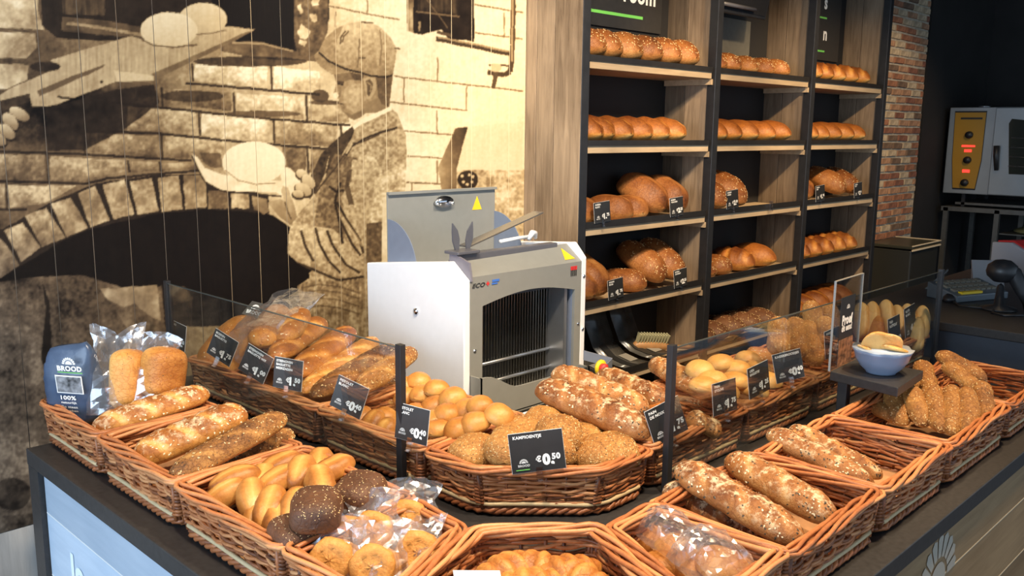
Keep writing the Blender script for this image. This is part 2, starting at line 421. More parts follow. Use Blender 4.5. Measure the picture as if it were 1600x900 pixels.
def sun_logo(name, mat, parent, cx, cy, r, lift=0.0012, ring=0.62, rays=9):
    """half sun: a fan of petals over a half disc, in the XZ plane of its parent"""
    mb = MB()
    for k in range(rays):
        a0 = PI*(k+0.10)/rays; a1 = PI*(k+0.90)/rays; am = (a0+a1)/2
        pts = [(ring*r, a0), (0.93*r, a0), (r, am), (0.93*r, a1), (ring*r, a1)]
        mb.add([(cx+q*math.cos(a), -lift, cy+q*math.sin(a)) for q, a in pts], [(0, 1, 2, 3, 4)])
    pts = [(cx+ring*0.8*r*math.cos(PI*k/10), -lift, cy+ring*0.8*r*math.sin(PI*k/10)) for k in range(11)]
    mb.add(pts, [tuple(range(11))])
    return mb.build(name, mat, parent, recalc=False)
# ================================================================== the room
YW = 3.0                       # back wall (mural, shelving, brick)
XE = 9.7                       # far end wall behind the oven
M_floor = plain('dark_floor_tile', (0.16, 0.15, 0.14), 0.5, noise=0.2, scale=3)
M_ceil = plain('dark_ceiling', (0.10, 0.095, 0.09), 0.8)
M_plaster = plain('white_plaster', (0.78, 0.77, 0.74), 0.8, noise=0.03)
tag(box_obj('floor', M_floor, -3.2, XE+0.1, -3.0, YW+0.1, -0.05, 0.0), kind='structure')
tag(box_obj('ceiling', M_ceil, -3.2, XE+0.1, -3.0, YW+0.1, 3.05, 3.1), kind='structure')
wall_back = tag(box_obj('wall_back', M_plaster, -3.2, 6.56, YW, YW+0.1, 0.0, 3.05), kind='structure')
tag(box_obj('wall_back_kitchen', M_blackwall, 8.11, XE+0.1, YW-0.02, YW+0.1, 0.0, 3.05), kind='structure')
tag(box_obj('wall_end', M_blackwall, XE, XE+0.1, -3.0, YW-0.02, 0.0, 3.05), kind='structure')

# ------------------------------------------------------------------ the printed mural: sepia photograph on upright planks
PX0, PY0, PW, PH = -260, -170, 1110, 1030
yy, xx = np.mgrid[0:PH, 0:PW].astype(np.float32)
xx += PX0; yy += PY0
rng = np.random.RandomState(7)
def vnoise(sx, sy, seed, oct=4, pers=0.55):
    out = np.zeros((PH, PW), np.float32); amp = 1.0; tot = 0.0
    r = np.random.RandomState(seed)
    for o in range(oct):
        gx, gy = max(2, int(PW/sx)+3), max(2, int(PH/sy)+3)
        g = r.rand(gy, gx).astype(np.float32)
        u = np.linspace(0, gx-1.001, PW); v = np.linspace(0, gy-1.001, PH)
        ui = u.astype(int); vi = v.astype(int); uf = (u-ui).astype(np.float32); vf = (v-vi).astype(np.float32)
        uf = uf*uf*(3-2*uf); vf = vf*vf*(3-2*vf)
        a = g[vi][:, ui]; b_ = g[vi][:, ui+1]; c = g[vi+1][:, ui]; d = g[vi+1][:, ui+1]
        row = (a*(1-uf)+b_*uf)*(1-vf[:, None])+(c*(1-uf)+d*uf)*vf[:, None]
        out += row*amp; tot += amp; amp *= pers; sx = max(2, sx/2); sy = max(2, sy/2)
    return out/tot-0.5
NZ_a = vnoise(60, 60, 1); NZ_b = vnoise(14, 14, 2, 3); NZ_c = vnoise(4, 4, 3, 2); NZ_d = vnoise(3, 40, 4, 3); NZ_e = vnoise(150, 120, 5, 2)
L = np.full((PH, PW), 0.55, np.float32)       # lightness of the print, 0 dark .. 1 cream
def inside(poly):
    P = np.array(poly, np.float32)
    x0 = int(max(P[:, 0].min()-PX0-1, 0)); x1 = int(min(P[:, 0].max()-PX0+2, PW))
    y0 = int(max(P[:, 1].min()-PY0-1, 0)); y1 = int(min(P[:, 1].max()-PY0+2, PH))
    if x1 <= x0 or y1 <= y0: return None
    X = xx[y0:y1, x0:x1]; Y = yy[y0:y1, x0:x1]
    X = X+NZ_b[y0:y1, x0:x1]*wob; Y = Y+NZ_b[y0:y1, x0:x1][::-1]*wob
    ins = np.zeros(X.shape, bool); n = len(P); j = n-1
    for i in range(n):
        xi, yi = P[i]; xj, yj = P[j]
        if abs(yj-yi) > 1e-6:
            ins ^= ((yi > Y) != (yj > Y)) & (X < (xj-xi)*(Y-yi)/(yj-yi)+xi)
        j = i
    return (slice(y0, y1), slice(x0, x1)), ins
wob = 2.0
def fill(poly, v, na=0.0, nb=0.0, nc=0.0, nd=0.0, gx=0.0, gy=0.0, a=1.0):
    r = inside(poly)
    if r is None: return
    sl, k = r
    P = np.array(poly); cx, cy = P.mean(0); hx = max(1, np.ptp(P[:, 0])/2); hy = max(1, np.ptp(P[:, 1])/2)
    val = v+na*NZ_a[sl]+nb*NZ_b[sl]+nc*NZ_c[sl]+nd*NZ_d[sl]+gx*(xx[sl]-cx)/hx+gy*(yy[sl]-cy)/hy
    L[sl] = np.where(k, L[sl]*(1-a)+val*a, L[sl])
def ell(cx, cy, rx, ry, n=28, rot=0.0, a0=0.0, a1=2*PI):
    c, s = math.cos(rot), math.sin(rot)
    return [(cx+rx*math.cos(t)*c-ry*math.sin(t)*s, cy+rx*math.cos(t)*s+ry*math.sin(t)*c) for t in np.linspace(a0, a1, n)]
def line(pts, w, v, a=1.0, nb=0.0):
    for (x0, y0), (x1, y1) in zip(pts[:-1], pts[1:]):
        dx, dy = x1-x0, y1-y0; l = math.hypot(dx, dy) or 1; nx, ny = -dy/l*w/2, dx/l*w/2
        fill([(x0+nx, y0+ny), (x1+nx, y1+ny), (x1-nx, y1-ny), (x0-nx, y0-ny)], v, nb=nb, a=a)
Z1 = lambda p: [(x*0.3, y*0.3) for x, y in p]               # crops the print was traced from
Z2 = lambda p: [(400+x*0.3, y*0.3) for x, y in p]
Z5 = lambda p: [(x*0.3, 240+y*0.3) for x, y in p]
Z6 = lambda p: [(400+x*0.3, 240+y*0.3) for x, y in p]
# brick wall ground: soot towards the left, bright towards the right
ground = np.clip(0.36+0.62*(xx-60)/620, 0.30, 0.93)
soot = np.clip(1-np.hypot((xx-120)/190, (yy-170)/70), 0, 1)
L[:] = ground+0.30*NZ_a*np.clip(1.3-xx/700, 0.15, 1)+0.22*NZ_b*np.clip(1.4-xx/600, 0.12, 1)+0.12*NZ_c*np.clip(1.3-xx/700, 0.2, 1)-0.45*soot
# light bricks top left
for p in ([(-260, -60), (56, -60), (60, 20), (70, 47), (-260, 30)], [(-260, 38), (55, 52), (58, 75), (40, 92), (-260, 80)], [(-260, 90), (45, 101), (42, 125), (8, 140), (-260, 135)]):
    fill(p, 0.72, 0.5, 0.3, 0.1)
# long light bricks below the oven sill
for p, v in (([(305, 100), (418, 104), (418, 138), (300, 126)], 0.74), ([(428, 104), (500, 112), (500, 142), (426, 138)], 0.80),
             ([(256, 138), (362, 145), (362, 174), (254, 160)], 0.46), ([(370, 146), (474, 152), (474, 186), (368, 180)], 0.66), ([(482, 152), (545, 160), (545, 192), (482, 188)], 0.62),
             ([(200, 166), (306, 175), (306, 206), (198, 204)], 0.60), ([(316, 175), (422, 184), (420, 222), (314, 212)], 0.72), ([(430, 186), (530, 194), (522, 230), (430, 224)], 0.60), ([(536, 196), (560, 198), (552, 215), (534, 212)], 0.8),
             ([(134, 208), (246, 212), (246, 246), (134, 240)], 0.50), ([(258, 212), (352, 216), (345, 248), (258, 248)], 0.56), ([(440, 228), (478, 230), (478, 270), (440, 268)], 0.42), ([(486, 230), (516, 233), (506, 270), (484, 270)], 0.44),
             ([(-260, 240), (70, 242), (70, 282), (-260, 280)], 0.44), ([(78, 244), (196, 250), (196, 268), (130, 280), (78, 282)], 0.52), ([(206, 252), (246, 253), (246, 266), (206, 270)], 0.5), ([(252, 254), (310, 256), (310, 264), (252, 267)], 0.55),
             ([(12, 290), (120, 290), (70, 318), (12, 326)], 0.56), ([(-260, 288), (8, 288), (8, 324), (-260, 324)], 0.44)):
    fill(p, v+0.06, 0.4, 0.35, 0.22, gy=-0.13)
# mortar, dark on the left half
for pts in ([(290, 130), (400, 139), (500, 148)], [(150, 158), (192, 162), (400, 184), (548, 196)], [(100, 202), (250, 209), (400, 224), (517, 233)], [(-260, 232), (0, 237), (130, 241), (300, 251)],
            [(-260, 280), (0, 283), (132, 287), (165, 279), (315, 266)], [(-260, 327), (0, 328), (42, 327)]):
    line(pts, 4.0, 0.10, 0.85, 0.1)
for x, a, b_ in ((423, 102, 140), (365, 144, 182), (478, 150, 190), (252, 136, 166), (311, 173, 212), (427, 184, 224), (532, 194, 214), (252, 209, 250), (131, 204, 243), (480, 228, 272), (74, 241, 285), (200, 250, 270), (249, 252, 268), (10, 286, 328), (300, 98, 128)):
    line([(x, a), (x+2, b_)], 3.6, 0.14, 0.85, 0.1)
# mortar, fine on the bright right half
for pts in ([(514, 9), (574, 22), (624, 31)], [(616, 119), (690, 128), (817, 142)], [(606, 159), (731, 173)], [(625, 204), (722, 212)], [(637, 244), (713, 249)], [(742, 7), (817, 20)], [(742, 51), (817, 61)], [(635, 285), (716, 288)], [(620, -40), (760, -30)]):
    line(pts, 2.4, 0.40, 0.8, 0.25)
for x, a, b_ in ((631, 121, 160), (684, 90, 127), (729, 135, 172), (683, 172, 209), (629, 205, 246), (683, 250, 286), (643, 286, 306), (574, -20, 22), (524, 18, 42), (788, 20, 60)):
    line([(x, a), (x, b_)], 2.2, 0.45, 0.75, 0.25)
# sandy ground, pot and post on the right
fill([(714, 262), (840, 266), (840, 480), (640, 480), (640, 300), (714, 300)], 0.74, 0.3, 0.35, 0.35)
fill([(731, 198), (817, 190), (817, 266), (713, 266), (718, 230)], 0.90, 0.08)
fill([(712, 200), (731, 198), (714, 262), (713, 300), (690, 300), (684, 262)], 0.46, 0.2, 0.2, gx=-0.22)
fill(ell(731, 281, 16, 15), 0.16)
for dx, dy in ((-7, 3), (2, -8), (7, 4), (-1, 7), (8, -5), (-9, -6)): fill(ell(731+dx, 281+dy, 2.6, 2.4, 8), 0.8)
# window and pipe
fill([(634, -60), (646, -60), (648, 52), (636, 48)], 0.55, nb=0.6)
fill([(646, -60), (741, -60), (741, 65), (700, 60), (690, 46), (660, 54), (646, 52)], 0.10, nb=0.15)
fill([(652, -60), (716, -60), (716, 22), (652, 16)], 0.20, nb=0.2, nd=0.2)
line([(650, 18), (718, 26)], 3, 0.42); line([(660, -10), (700, 44)], 1.6, 0.4); line([(655, 34), (656, 48)], 3, 0.6)
fill(ell(715, 80, 34, 12), 0.93, a=0.8)
line([(681, 60), (740, 72), (798, 84)], 8, 0.22); line([(684, 58), (740, 69), (796, 81)], 3, 0.62)
line([(683, 50), (706, 56)], 5, 0.3)
line([(803, -60), (801, 70), (799, 100)], 8, 0.28); line([(802, -60), (800, 100)], 3, 0.66)
line([(799, 96), (797, 112), (788, 117), (762, 113)], 8, 0.24); line([(764, 102), (796, 102)], 3, 0.3)
line([(775, 112), (773, 126), (770, 138)], 6, 0.30); fill(ell(775, 106, 9, 7), 0.78)
# oven mouth at the top
fill([(57, -170), (514, -170), (514, 30), (490, 90), (345, 72), (90, 60), (66, 40)], 0.10, nb=0.12)
fill([(92, -170), (164, -170), (164, 24), (98, 22)], 0.24, nb=0.2, nd=0.25)
fill([(166, -60), (330, -60), (330, 40), (166, 26)], 0.12, nb=0.1)
fill([(98, 26), (165, 32), (240, 46), (230, 62), (96, 48)], 0.30, nb=0.35); line([(104, 36), (150, 42), (224, 55)], 5, 0.62, 0.9, 0.3)
fill([(330, -60), (458, -60), (460, 79), (400, 64), (345, 62), (332, 40)], 0.03)
fill([(345, 66), (400, 64), (462, 80), (500, 96), (400, 92), (345, 80)], 0.36, nb=0.4); line([(362, 66), (410, 68), (458, 80)], 3, 0.66, 0.9)
fill([(457, -170), (514, -170), (512, 50), (494, 96), (466, 92), (460, 60)], 0.34, nb=0.4, nc=0.2)
wob = 9.0
for p in ([(466, 52), (472, 38), (478, 44), (486, 50), (482, 62), (470, 62)], [(484, 24), (492, 22), (496, 32), (488, 34)], [(470, 60), (480, 66), (476, 74), (468, 70)], [(486, -4), (498, -8), (500, 6), (490, 8)], [(466, 8), (472, 4), (474, 22), (468, 24)]): fill(p, 0.74, nb=0.5)
wob = 2.0
# soot under the sill
for cx, cy, rx, ry, v in ((390, 96, 90, 8, 0.10), (410, 178, 60, 5, 0.26), (300, 150, 50, 9, 0.16), (500, 150, 14, 10, 0.15), (508, 160, 24, 4, 0.2)): fill(ell(cx, cy, rx, ry), v, nb=0.2, a=0.75)
fill([(70, 170), (180, 140), (240, 132), (250, 160), (190, 205), (130, 235), (75, 235)], 0.09, nb=0.15, a=0.8)
# ------------- the arch
wob = 3.0
fill(Z5([(0, 640), (130, 570), (340, 440), (500, 372), (700, 325), (900, 296), (1080, 280), (1330, 290), (1420, 320), (1505, 380), (1600, 380), (1620, 900), (0, 900)])+[(0, 560), (-260, 620), (-260, 470)], 0.035, nb=0.02)
V = [[(-220, 560), (-20, 440), (60, 560), (-160, 690)], [(0, 440), (40, 480), (100, 580), (0, 650), (-60, 600)], [(20, 400), (118, 362), (212, 488), (112, 566)], [(130, 322), (240, 282), (342, 438), (218, 486)], [(265, 262), (368, 226), (458, 388), (345, 436)], [(405, 207), (495, 165), (572, 348), (470, 383)],
     [(532, 160), (650, 137), (702, 318), (590, 343)], [(677, 147), (790, 127), (828, 300), (716, 318)], [(822, 127), (930, 112), (953, 290), (842, 304)], [(952, 112), (1070, 112), (1078, 280), (966, 290)], [(1082, 192), (1180, 192), (1192, 285), (1088, 285)], [(1200, 207), (1295, 210), (1298, 288), (1206, 285)], [(1310, 217), (1392, 237), (1396, 310), (1322, 297)]]
VV = [0.5, 0.55, 0.62, 0.60, 0.64, 0.70, 0.68, 0.66, 0.62, 0.58, 0.40, 0.62, 0.5]
fill(Z5([(-300, 420), (20, 390), (260, 255), (500, 155), (800, 112), (1080, 108), (1400, 225), (1400, 312), (1080, 288), (800, 316), (500, 385), (340, 445), (100, 590), (-200, 760)]), 0.13, nb=0.1)
for p, v in zip(V, VV): fill(Z5(p), v, 0.45, 0.4, 0.15)
# rubble in the lower left
fill([(-260, 470), (0, 440), (60, 432), (130, 430), (200, 452), (262, 445), (262, 620), (340, 620), (340, 860), (-260, 860)], 0.30, 0.45, 0.32, 0.2)
fill(Z5([(300, 720), (420, 655), (490, 670), (560, 760), (660, 900), (720, 1300), (240, 1300), (220, 900)]), 0.25, 0.3, 0.28, 0.2)
fill(Z5([(515, 700), (600, 705), (700, 690), (820, 685), (838, 870), (800, 860), (700, 780), (650, 800), (560, 760)]), 0.52, 0.4, 0.35)
fill(Z5([(840, 680), (1050, 760), (1100, 900), (860, 900)]), 0.12, nb=0.3)
fill(Z5([(890, 700), (960, 690), (1010, 760), (900, 790)]), 0.30, nb=0.5, a=0.8)
fill([(63, 560), (72, 480), (66, 440), (78, 470), (80, 560), (92, 590), (120, 615), (90, 620)], 0.08, nb=0.1)
fill([(-260, 480), (60, 450), (66, 600), (-260, 640)], 0.37, 0.5, 0.3, 0.2, a=0.7)
fill([(-260, 700), (60, 690), (75, 800), (-260, 830)], 0.42, 0.5, 0.3, 0.2, a=0.8)
fill(ell(18, 772, 30, 26), 0.14, nb=0.3, a=0.8)
# ------------- the peel with two doughs
wob = 1.2
peel = [(-40, 170), (0, 148), (15, 138), (95, 104), (78, 94), (130, 78), (205, 56), (225, 62), (300, 54), (355, 41), (399, 46), (370, 62), (240, 126), (180, 128), (150, 140), (115, 153), (90, 163), (70, 167), (50, 166), (46, 150), (12, 164), (-40, 190)]
fill(peel, 0.70, nb=0.12, nd=0.12)
fill([(236, 116), (300, 88), (380, 52), (399, 47), (370, 62), (240, 126)], 0.46, nb=0.2)
fill([(58, 142), (110, 120), (166, 100), (160, 106), (112, 128), (62, 150)], 0.38, nb=0.1)
fill([(178, 110), (240, 118), (240, 126), (182, 128)], 0.84, a=0.8)
fill([(-60, 185), (-10, 160), (46, 146), (48, 158), (10, 172), (-30, 200)], 0.20, nb=0.2)
fill(ell(70, 104, 24, 8), 0.16, nb=0.2); line([(90, 150), (98, 153), (116, 154)], 3, 0.12); fill(ell(159, 128, 2.6, 2.6, 8), 0.1)
for cx, cy, rx, ry, ro in ((30, 178, 17, 9, 0.5), (16, 190, 16, 10, 0.9), (10, 205, 16, 9, 0.7), (-8, 215, 20, 10, 0.5), (-30, 205, 24, 22, 0.4)):
    fill(ell(cx, cy+2, rx+2, ry+2, rot=ro), 0.12); fill(ell(cx, cy, rx, ry, rot=ro), 0.66, gy=-0.16, nb=0.1)
fill(ell(317, 30, 38, 26), 0.80, gy=-0.06, nb=0.05); fill(ell(264, 47, 45, 28), 0.86, gy=-0.06, nb=0.04)
line([(222, 62), (240, 71), (270, 74), (308, 70)], 2.5, 0.3, 0.8); line([(306, 53), (330, 52), (354, 47)], 2, 0.35, 0.7)
# ------------- the boy
jac = Z2([(505, 660), (560, 630), (700, 560), (735, 590), (780, 700), (790, 900)])+Z6([(785, 0), (775, 215), (660, 225), (655, 560), (590, 640), (600, 1200), (300, 1200), (215, 690), (290, 640), (165, 520), (185, 350), (300, 230), (330, 170), (400, 0)])+Z2([(360, 900), (380, 820), (430, 720)])
fill(jac, 0.66, 0.06, 0.06, 0.34)
fill(Z2([(430, 715), (505, 655), (515, 690), (450, 800), (410, 900), (358, 900), (380, 815)])+Z6([(400, 0), (330, 170), (280, 240), (285, 120), (340, 0)]), 0.22, nb=0.2, nc=0.15)
fill(Z2([(520, 660), (700, 575), (735, 600), (735, 660), (560, 720), (470, 820), (450, 840)]), 0.66, nb=0.12, nc=0.3)
line(Z2([(735, 665), (640, 690), (560, 725), (500, 760), (450, 840), (420, 900)]), 3, 0.16)
line(Z2([(500, 755), (470, 800)]), 2.5, 0.75)
fill(Z6([(410, 0), (560, 30), (500, 190), (430, 330), (480, 460), (400, 390), (300, 380), (330, 200)]), 0.40, 0.15, 0.2, 0.4, a=0.8)
fill(Z2([(540, 800), (620, 820), (660, 900), (500, 900)]), 0.76, nb=0.3, nc=0.3)
fill(Z6([(500, 30), (600, 40), (640, 180), (600, 340), (560, 420), (480, 320), (440, 230), (500, 140)]), 0.70, 0.05, 0.10, 0.3)
fill(Z6([(620, 120), (780, 40), (775, 215), (660, 225), (655, 400), (600, 420), (600, 300)]), 0.78, nb=0.12, nc=0.4)
fill(Z6([(575, 365), (655, 355), (655, 560), (590, 610), (575, 540)]), 0.36, nb=0.2, nc=0.3)
fill(Z6([(185, 345), (300, 380), (400, 392), (480, 470), (565, 550), (565, 640), (430, 650), (300, 595), (220, 562), (165, 520), (170, 420)]), 0.70, 0.05, 0.10, 0.32, gy=-0.06)
for pts in ([(310, 385), (330, 470), (380, 560), (440, 620)], [(235, 400), (255, 480), (300, 560)], [(370, 400), (400, 480), (470, 580), (540, 620)], [(420, 250), (470, 340), (540, 450), (560, 520)], [(430, 330), (500, 470), (545, 530)], [(440, 150), (410, 250), (440, 380), (450, 470)], [(560, 640), (430, 660), (300, 605), (215, 570)], [(380, 170), (420, 200), (460, 190)]):
    line(Z6(pts), 4.0, 0.10, 0.85, 0.15)
for pts in ([(280, 400), (300, 480), (345, 560)], [(345, 405), (370, 480), (420, 570)], [(450, 330), (520, 430), (555, 480)]): line(Z6(pts), 4, 0.80, 0.6)
fill(Z6([(215, 690), (300, 655), (450, 665), (560, 650), (580, 760), (560, 800), (400, 740), (300, 760), (230, 760)]), 0.56, nb=0.2, nc=0.4, nd=0.3)
fill(Z6([(225, 770), (320, 765), (400, 745), (560, 800), (590, 1150), (330, 1150), (300, 900)]), 0.60, nb=0.25, nc=0.35, nd=0.3)
for y in (700, 730, 770, 810): line(Z6([(235, y), (330, y-18), (430, y-8), (540, y+26)]), 2.4, 0.26, 0.6, 0.2)
fill(Z6([(0, 330), (120, 360), (165, 420), (165, 520), (215, 570), (290, 610), (215, 690), (220, 760), (300, 900), (-330, 900), (-330, 330)]), 0.035, nb=0.02)
# hands, cloth and dough
fill([(300, 240), (309, 246), (320, 262), (345, 272), (400, 285), (440, 282), (436, 262), (452, 262), (474, 282), (470, 300), (452, 312), (430, 300), (380, 300), (345, 297), (322, 284), (310, 268)], 0.90, nb=0.15)
line([(300, 242), (308, 262), (320, 284), (345, 298), (380, 302), (440, 307)], 2.4, 0.16)
fill(ell(397, 254, 50, 33), 0.93, gy=-0.03); line([(352, 266), (372, 282), (400, 288), (430, 286)], 1.8, 0.6)
fill([(312, 238), (345, 240), (348, 262), (330, 262), (318, 254)], 0.36, nb=0.5)
for cx, cy, rx, ry, ro in ((472, 272, 10, 7, 0.4), (482, 284, 13, 9, 0.9), (474, 296, 14, 9, 0.5), (466, 303, 9, 6, 0.2)):
    fill(ell(cx, cy+2, rx+1.5, ry+1.5, rot=ro), 0.2); fill(ell(cx, cy, rx, ry, rot=ro), 0.74, nb=0.12, gy=-0.1)
fill(Z6([(60, 255), (125, 235), (150, 245), (130, 195), (140, 168), (165, 175), (200, 270), (215, 330), (180, 372), (120, 330)]), 0.64, nb=0.15, gy=-0.1)
line(Z6([(150, 250), (165, 300), (185, 345)]), 2, 0.28); fill(Z6([(0, 235), (50, 240), (70, 300), (40, 320), (0, 290)]), 0.5, nb=0.3)
# head
Z8 = lambda p: [(430+x/3.0, 20+y/3.0) for x, y in p]
fill(Z8([(272, 285), (286, 330), (282, 352), (270, 385), (284, 398), (298, 405), (298, 424), (306, 440), (312, 458), (345, 490), (370, 503), (400, 490), (430, 462), (480, 470), (536, 442), (552, 295), (440, 290), (345, 275)]), 0.60, nb=0.08, nc=0.12, gx=-0.02)
fill(Z8([(330, 345), (400, 330), (425, 400), (410, 450), (370, 470), (335, 440), (318, 400)]), 0.68, nb=0.06, nc=0.1, a=0.7)
fill(Z8([(345, 360), (395, 350), (405, 400), (380, 430), (345, 420)]), 0.74, nb=0.06, nc=0.1, a=0.5)
fill(Z8([(276, 290), (350, 278), (420, 296), (400, 318), (350, 312), (310, 330), (290, 335)]), 0.42, nb=0.1, a=0.85)
fill(Z8([(290, 318), (322, 322), (318, 340), (292, 338)]), 0.20, a=0.85); line(Z8([(292, 334), (320, 338)]), 1.6, 0.10)
fill(Z8([(300, 345), (312, 350), (308, 395), (296, 398)]), 0.38, a=0.6)
fill(ell(*Z8([(284, 387)])[0], 4.6, 4.8, 14), 0.90)
line(Z8([(300, 425), (322, 430)]), 1.8, 0.22); fill(Z8([(306, 436), (330, 436), (326, 450), (312, 452)]), 0.42, a=0.7)
fill(Z8([(312, 458), (345, 490), (370, 503), (400, 490), (430, 455), (400, 462), (360, 478)]), 0.42, nb=0.08, a=0.8)
fill(Z8([(430, 420), (480, 400), (530, 420), (536, 442), (480, 470), (425, 470), (405, 486)]), 0.50, nb=0.08, a=0.8)
fill(Z8([(470, 300), (552, 293), (545, 350), (532, 440), (500, 430), (482, 390), (478, 340)]), 0.36, nb=0.1, nc=0.15)
fill(Z8([(350, 280), (415, 290), (408, 318), (370, 316)]), 0.28, nc=0.1)
fill(Z8([(413, 312), (440, 298), (468, 308), (474, 340), (466, 375), (446, 402), (430, 408), (424, 385), (420, 350)]), 0.68, nb=0.1)
fill(Z8([(424, 318), (444, 310), (458, 330), (452, 365), (438, 392), (430, 380), (432, 350)]), 0.34, nb=0.3)
line(Z8([(430, 325), (450, 340), (444, 372)]), 1.8, 0.62)
fill(Z8([(362, 532), (420, 490), (480, 465), (540, 438), (548, 455), (455, 500), (400, 525), (368, 548)]), 0.94)
capo = [(182, 200), (205, 176), (235, 120), (280, 76), (340, 50), (380, 43), (430, 40), (490, 65), (540, 115), (568, 165), (566, 210), (552, 292), (500, 302), (440, 296), (380, 278), (330, 266), (270, 240), (215, 196)]
fill(Z8(capo), 0.68, 0.05, 0.08, 0.16, gx=-0.02, gy=-0.10)
fill(Z8([(205, 176), (235, 120), (280, 76), (320, 60), (290, 130), (275, 220), (240, 205)]), 0.54, nb=0.08, nc=0.15, a=0.7)
fill(Z8([(470, 70), (540, 115), (566, 165), (560, 250), (520, 285), (520, 180)]), 0.66, nb=0.06, nc=0.15, a=0.6)
for pts, v in (([(330, 85), (310, 110), (305, 150)], 0.22), ([(345, 85), (322, 110), (316, 140)], 0.30), ([(395, 120), (392, 200), (385, 255)], 0.40), ([(390, 210), (425, 212)], 0.22), ([(490, 80), (500, 160), (490, 250)], 0.48), ([(560, 166), (585, 168)], 0.2)): line(Z8(pts), 2.2, v, 0.85)
line(Z8([(400, 44), (460, 48)]), 2.0, 0.3)
fill(Z8([(182, 200), (203, 188), (258, 236), (345, 275), (300, 286), (264, 288), (215, 256), (190, 226)]), 0.56, nb=0.08, nc=0.15, gy=0.06)
line(Z8([(203, 184), (255, 230), (330, 264), (400, 280), (450, 296), (510, 301), (552, 293)]), 3.2, 0.14)
# lapel and shoulder shading of the jacket
fill(Z8([(362, 536), (300, 600), (252, 680), (245, 720), (290, 640), (345, 575), (370, 548)]), 0.22, nb=0.1)
line(Z8([(560, 545), (500, 560), (440, 592), (395, 610), (365, 612), (320, 670), (280, 730), (215, 810), (185, 850)]), 2.6, 0.20, 0.9)
line(Z8([(362, 612), (332, 660)]), 3, 0.84, 0.8)
fill(Z8([(375, 690), (430, 705), (445, 740), (420, 760), (380, 745), (355, 730)]), 0.78, nb=0.3, nc=0.2, a=0.8)
fill(Z8([(340, 740), (362, 735), (345, 800), (370, 900), (345, 900), (325, 820)]), 0.24, nb=0.15, a=0.8)
# soften the grain of the enlargement a little
for _ in range(1):
    L[1:-1, 1:-1] = (4*L[1:-1, 1:-1]+L[:-2, 1:-1]+L[2:, 1:-1]+L[1:-1, :-2]+L[1:-1, 2:])/8
L += (0.06*NZ_c+0.05*NZ_d)*np.clip(L*4, 0.2, 1)
L = np.clip(L, 0.0, 1.0)
stops = np.array([0.0, 0.15, 0.4, 0.6, 0.8, 1.0])
sep = np.array([[0.003, 0.0025, 0.003], [0.026, 0.017, 0.012], [0.130, 0.080, 0.040], [0.285, 0.190, 0.092], [0.560, 0.425, 0.235], [0.800, 0.690, 0.470]])
RGB = np.stack([np.interp(L, stops, sep[:, c]) for c in range(3)], -1).astype(np.float32)

daylight_grey = (np.clip((330-xx)/360, 0, 1)*np.clip((yy-300)/240, 0.25, 1)*0.65)[..., None]  # cool daylight on the lower left, painted into the print as greying
lum = (RGB @ np.array([0.3, 0.6, 0.1], np.float32))[..., None]
RGB = RGB*(1-daylight_grey)+lum*np.array([1.0, 1.0, 0.98], np.float32)*daylight_grey
mt, nt, b = new_mat('sepia_print_on_planks')
at = N(nt, 'ShaderNodeVertexColor', layer_name='print'); nt.links.new(at.outputs[0], b.inputs['Base Color'])
b.inputs['Roughness'].default_value = 0.55; b.inputs['Specular IOR Level'].default_value = 0.12
tcn = N(nt, 'ShaderNodeTexCoord'); mpn = N(nt, 'ShaderNodeMapping'); mpn.inputs['Scale'].default_value = (60, 60, 3)
nsn = N(nt, 'ShaderNodeTexNoise', i_Scale=3.0, i_Detail=4.0)
nt.links.new(tcn.outputs['Object'], mpn.inputs['Vector']); nt.links.new(mpn.outputs[0], nsn.inputs['Vector'])
bumpit(nt, b, nsn.outputs[0], 0.12, 0.003)
M_print = mt
ZB, ZT = 0.387, 2.46
PITCHX = 0.1195
nx, nz = 34, 520
zs = np.linspace(ZB, ZT, nz)
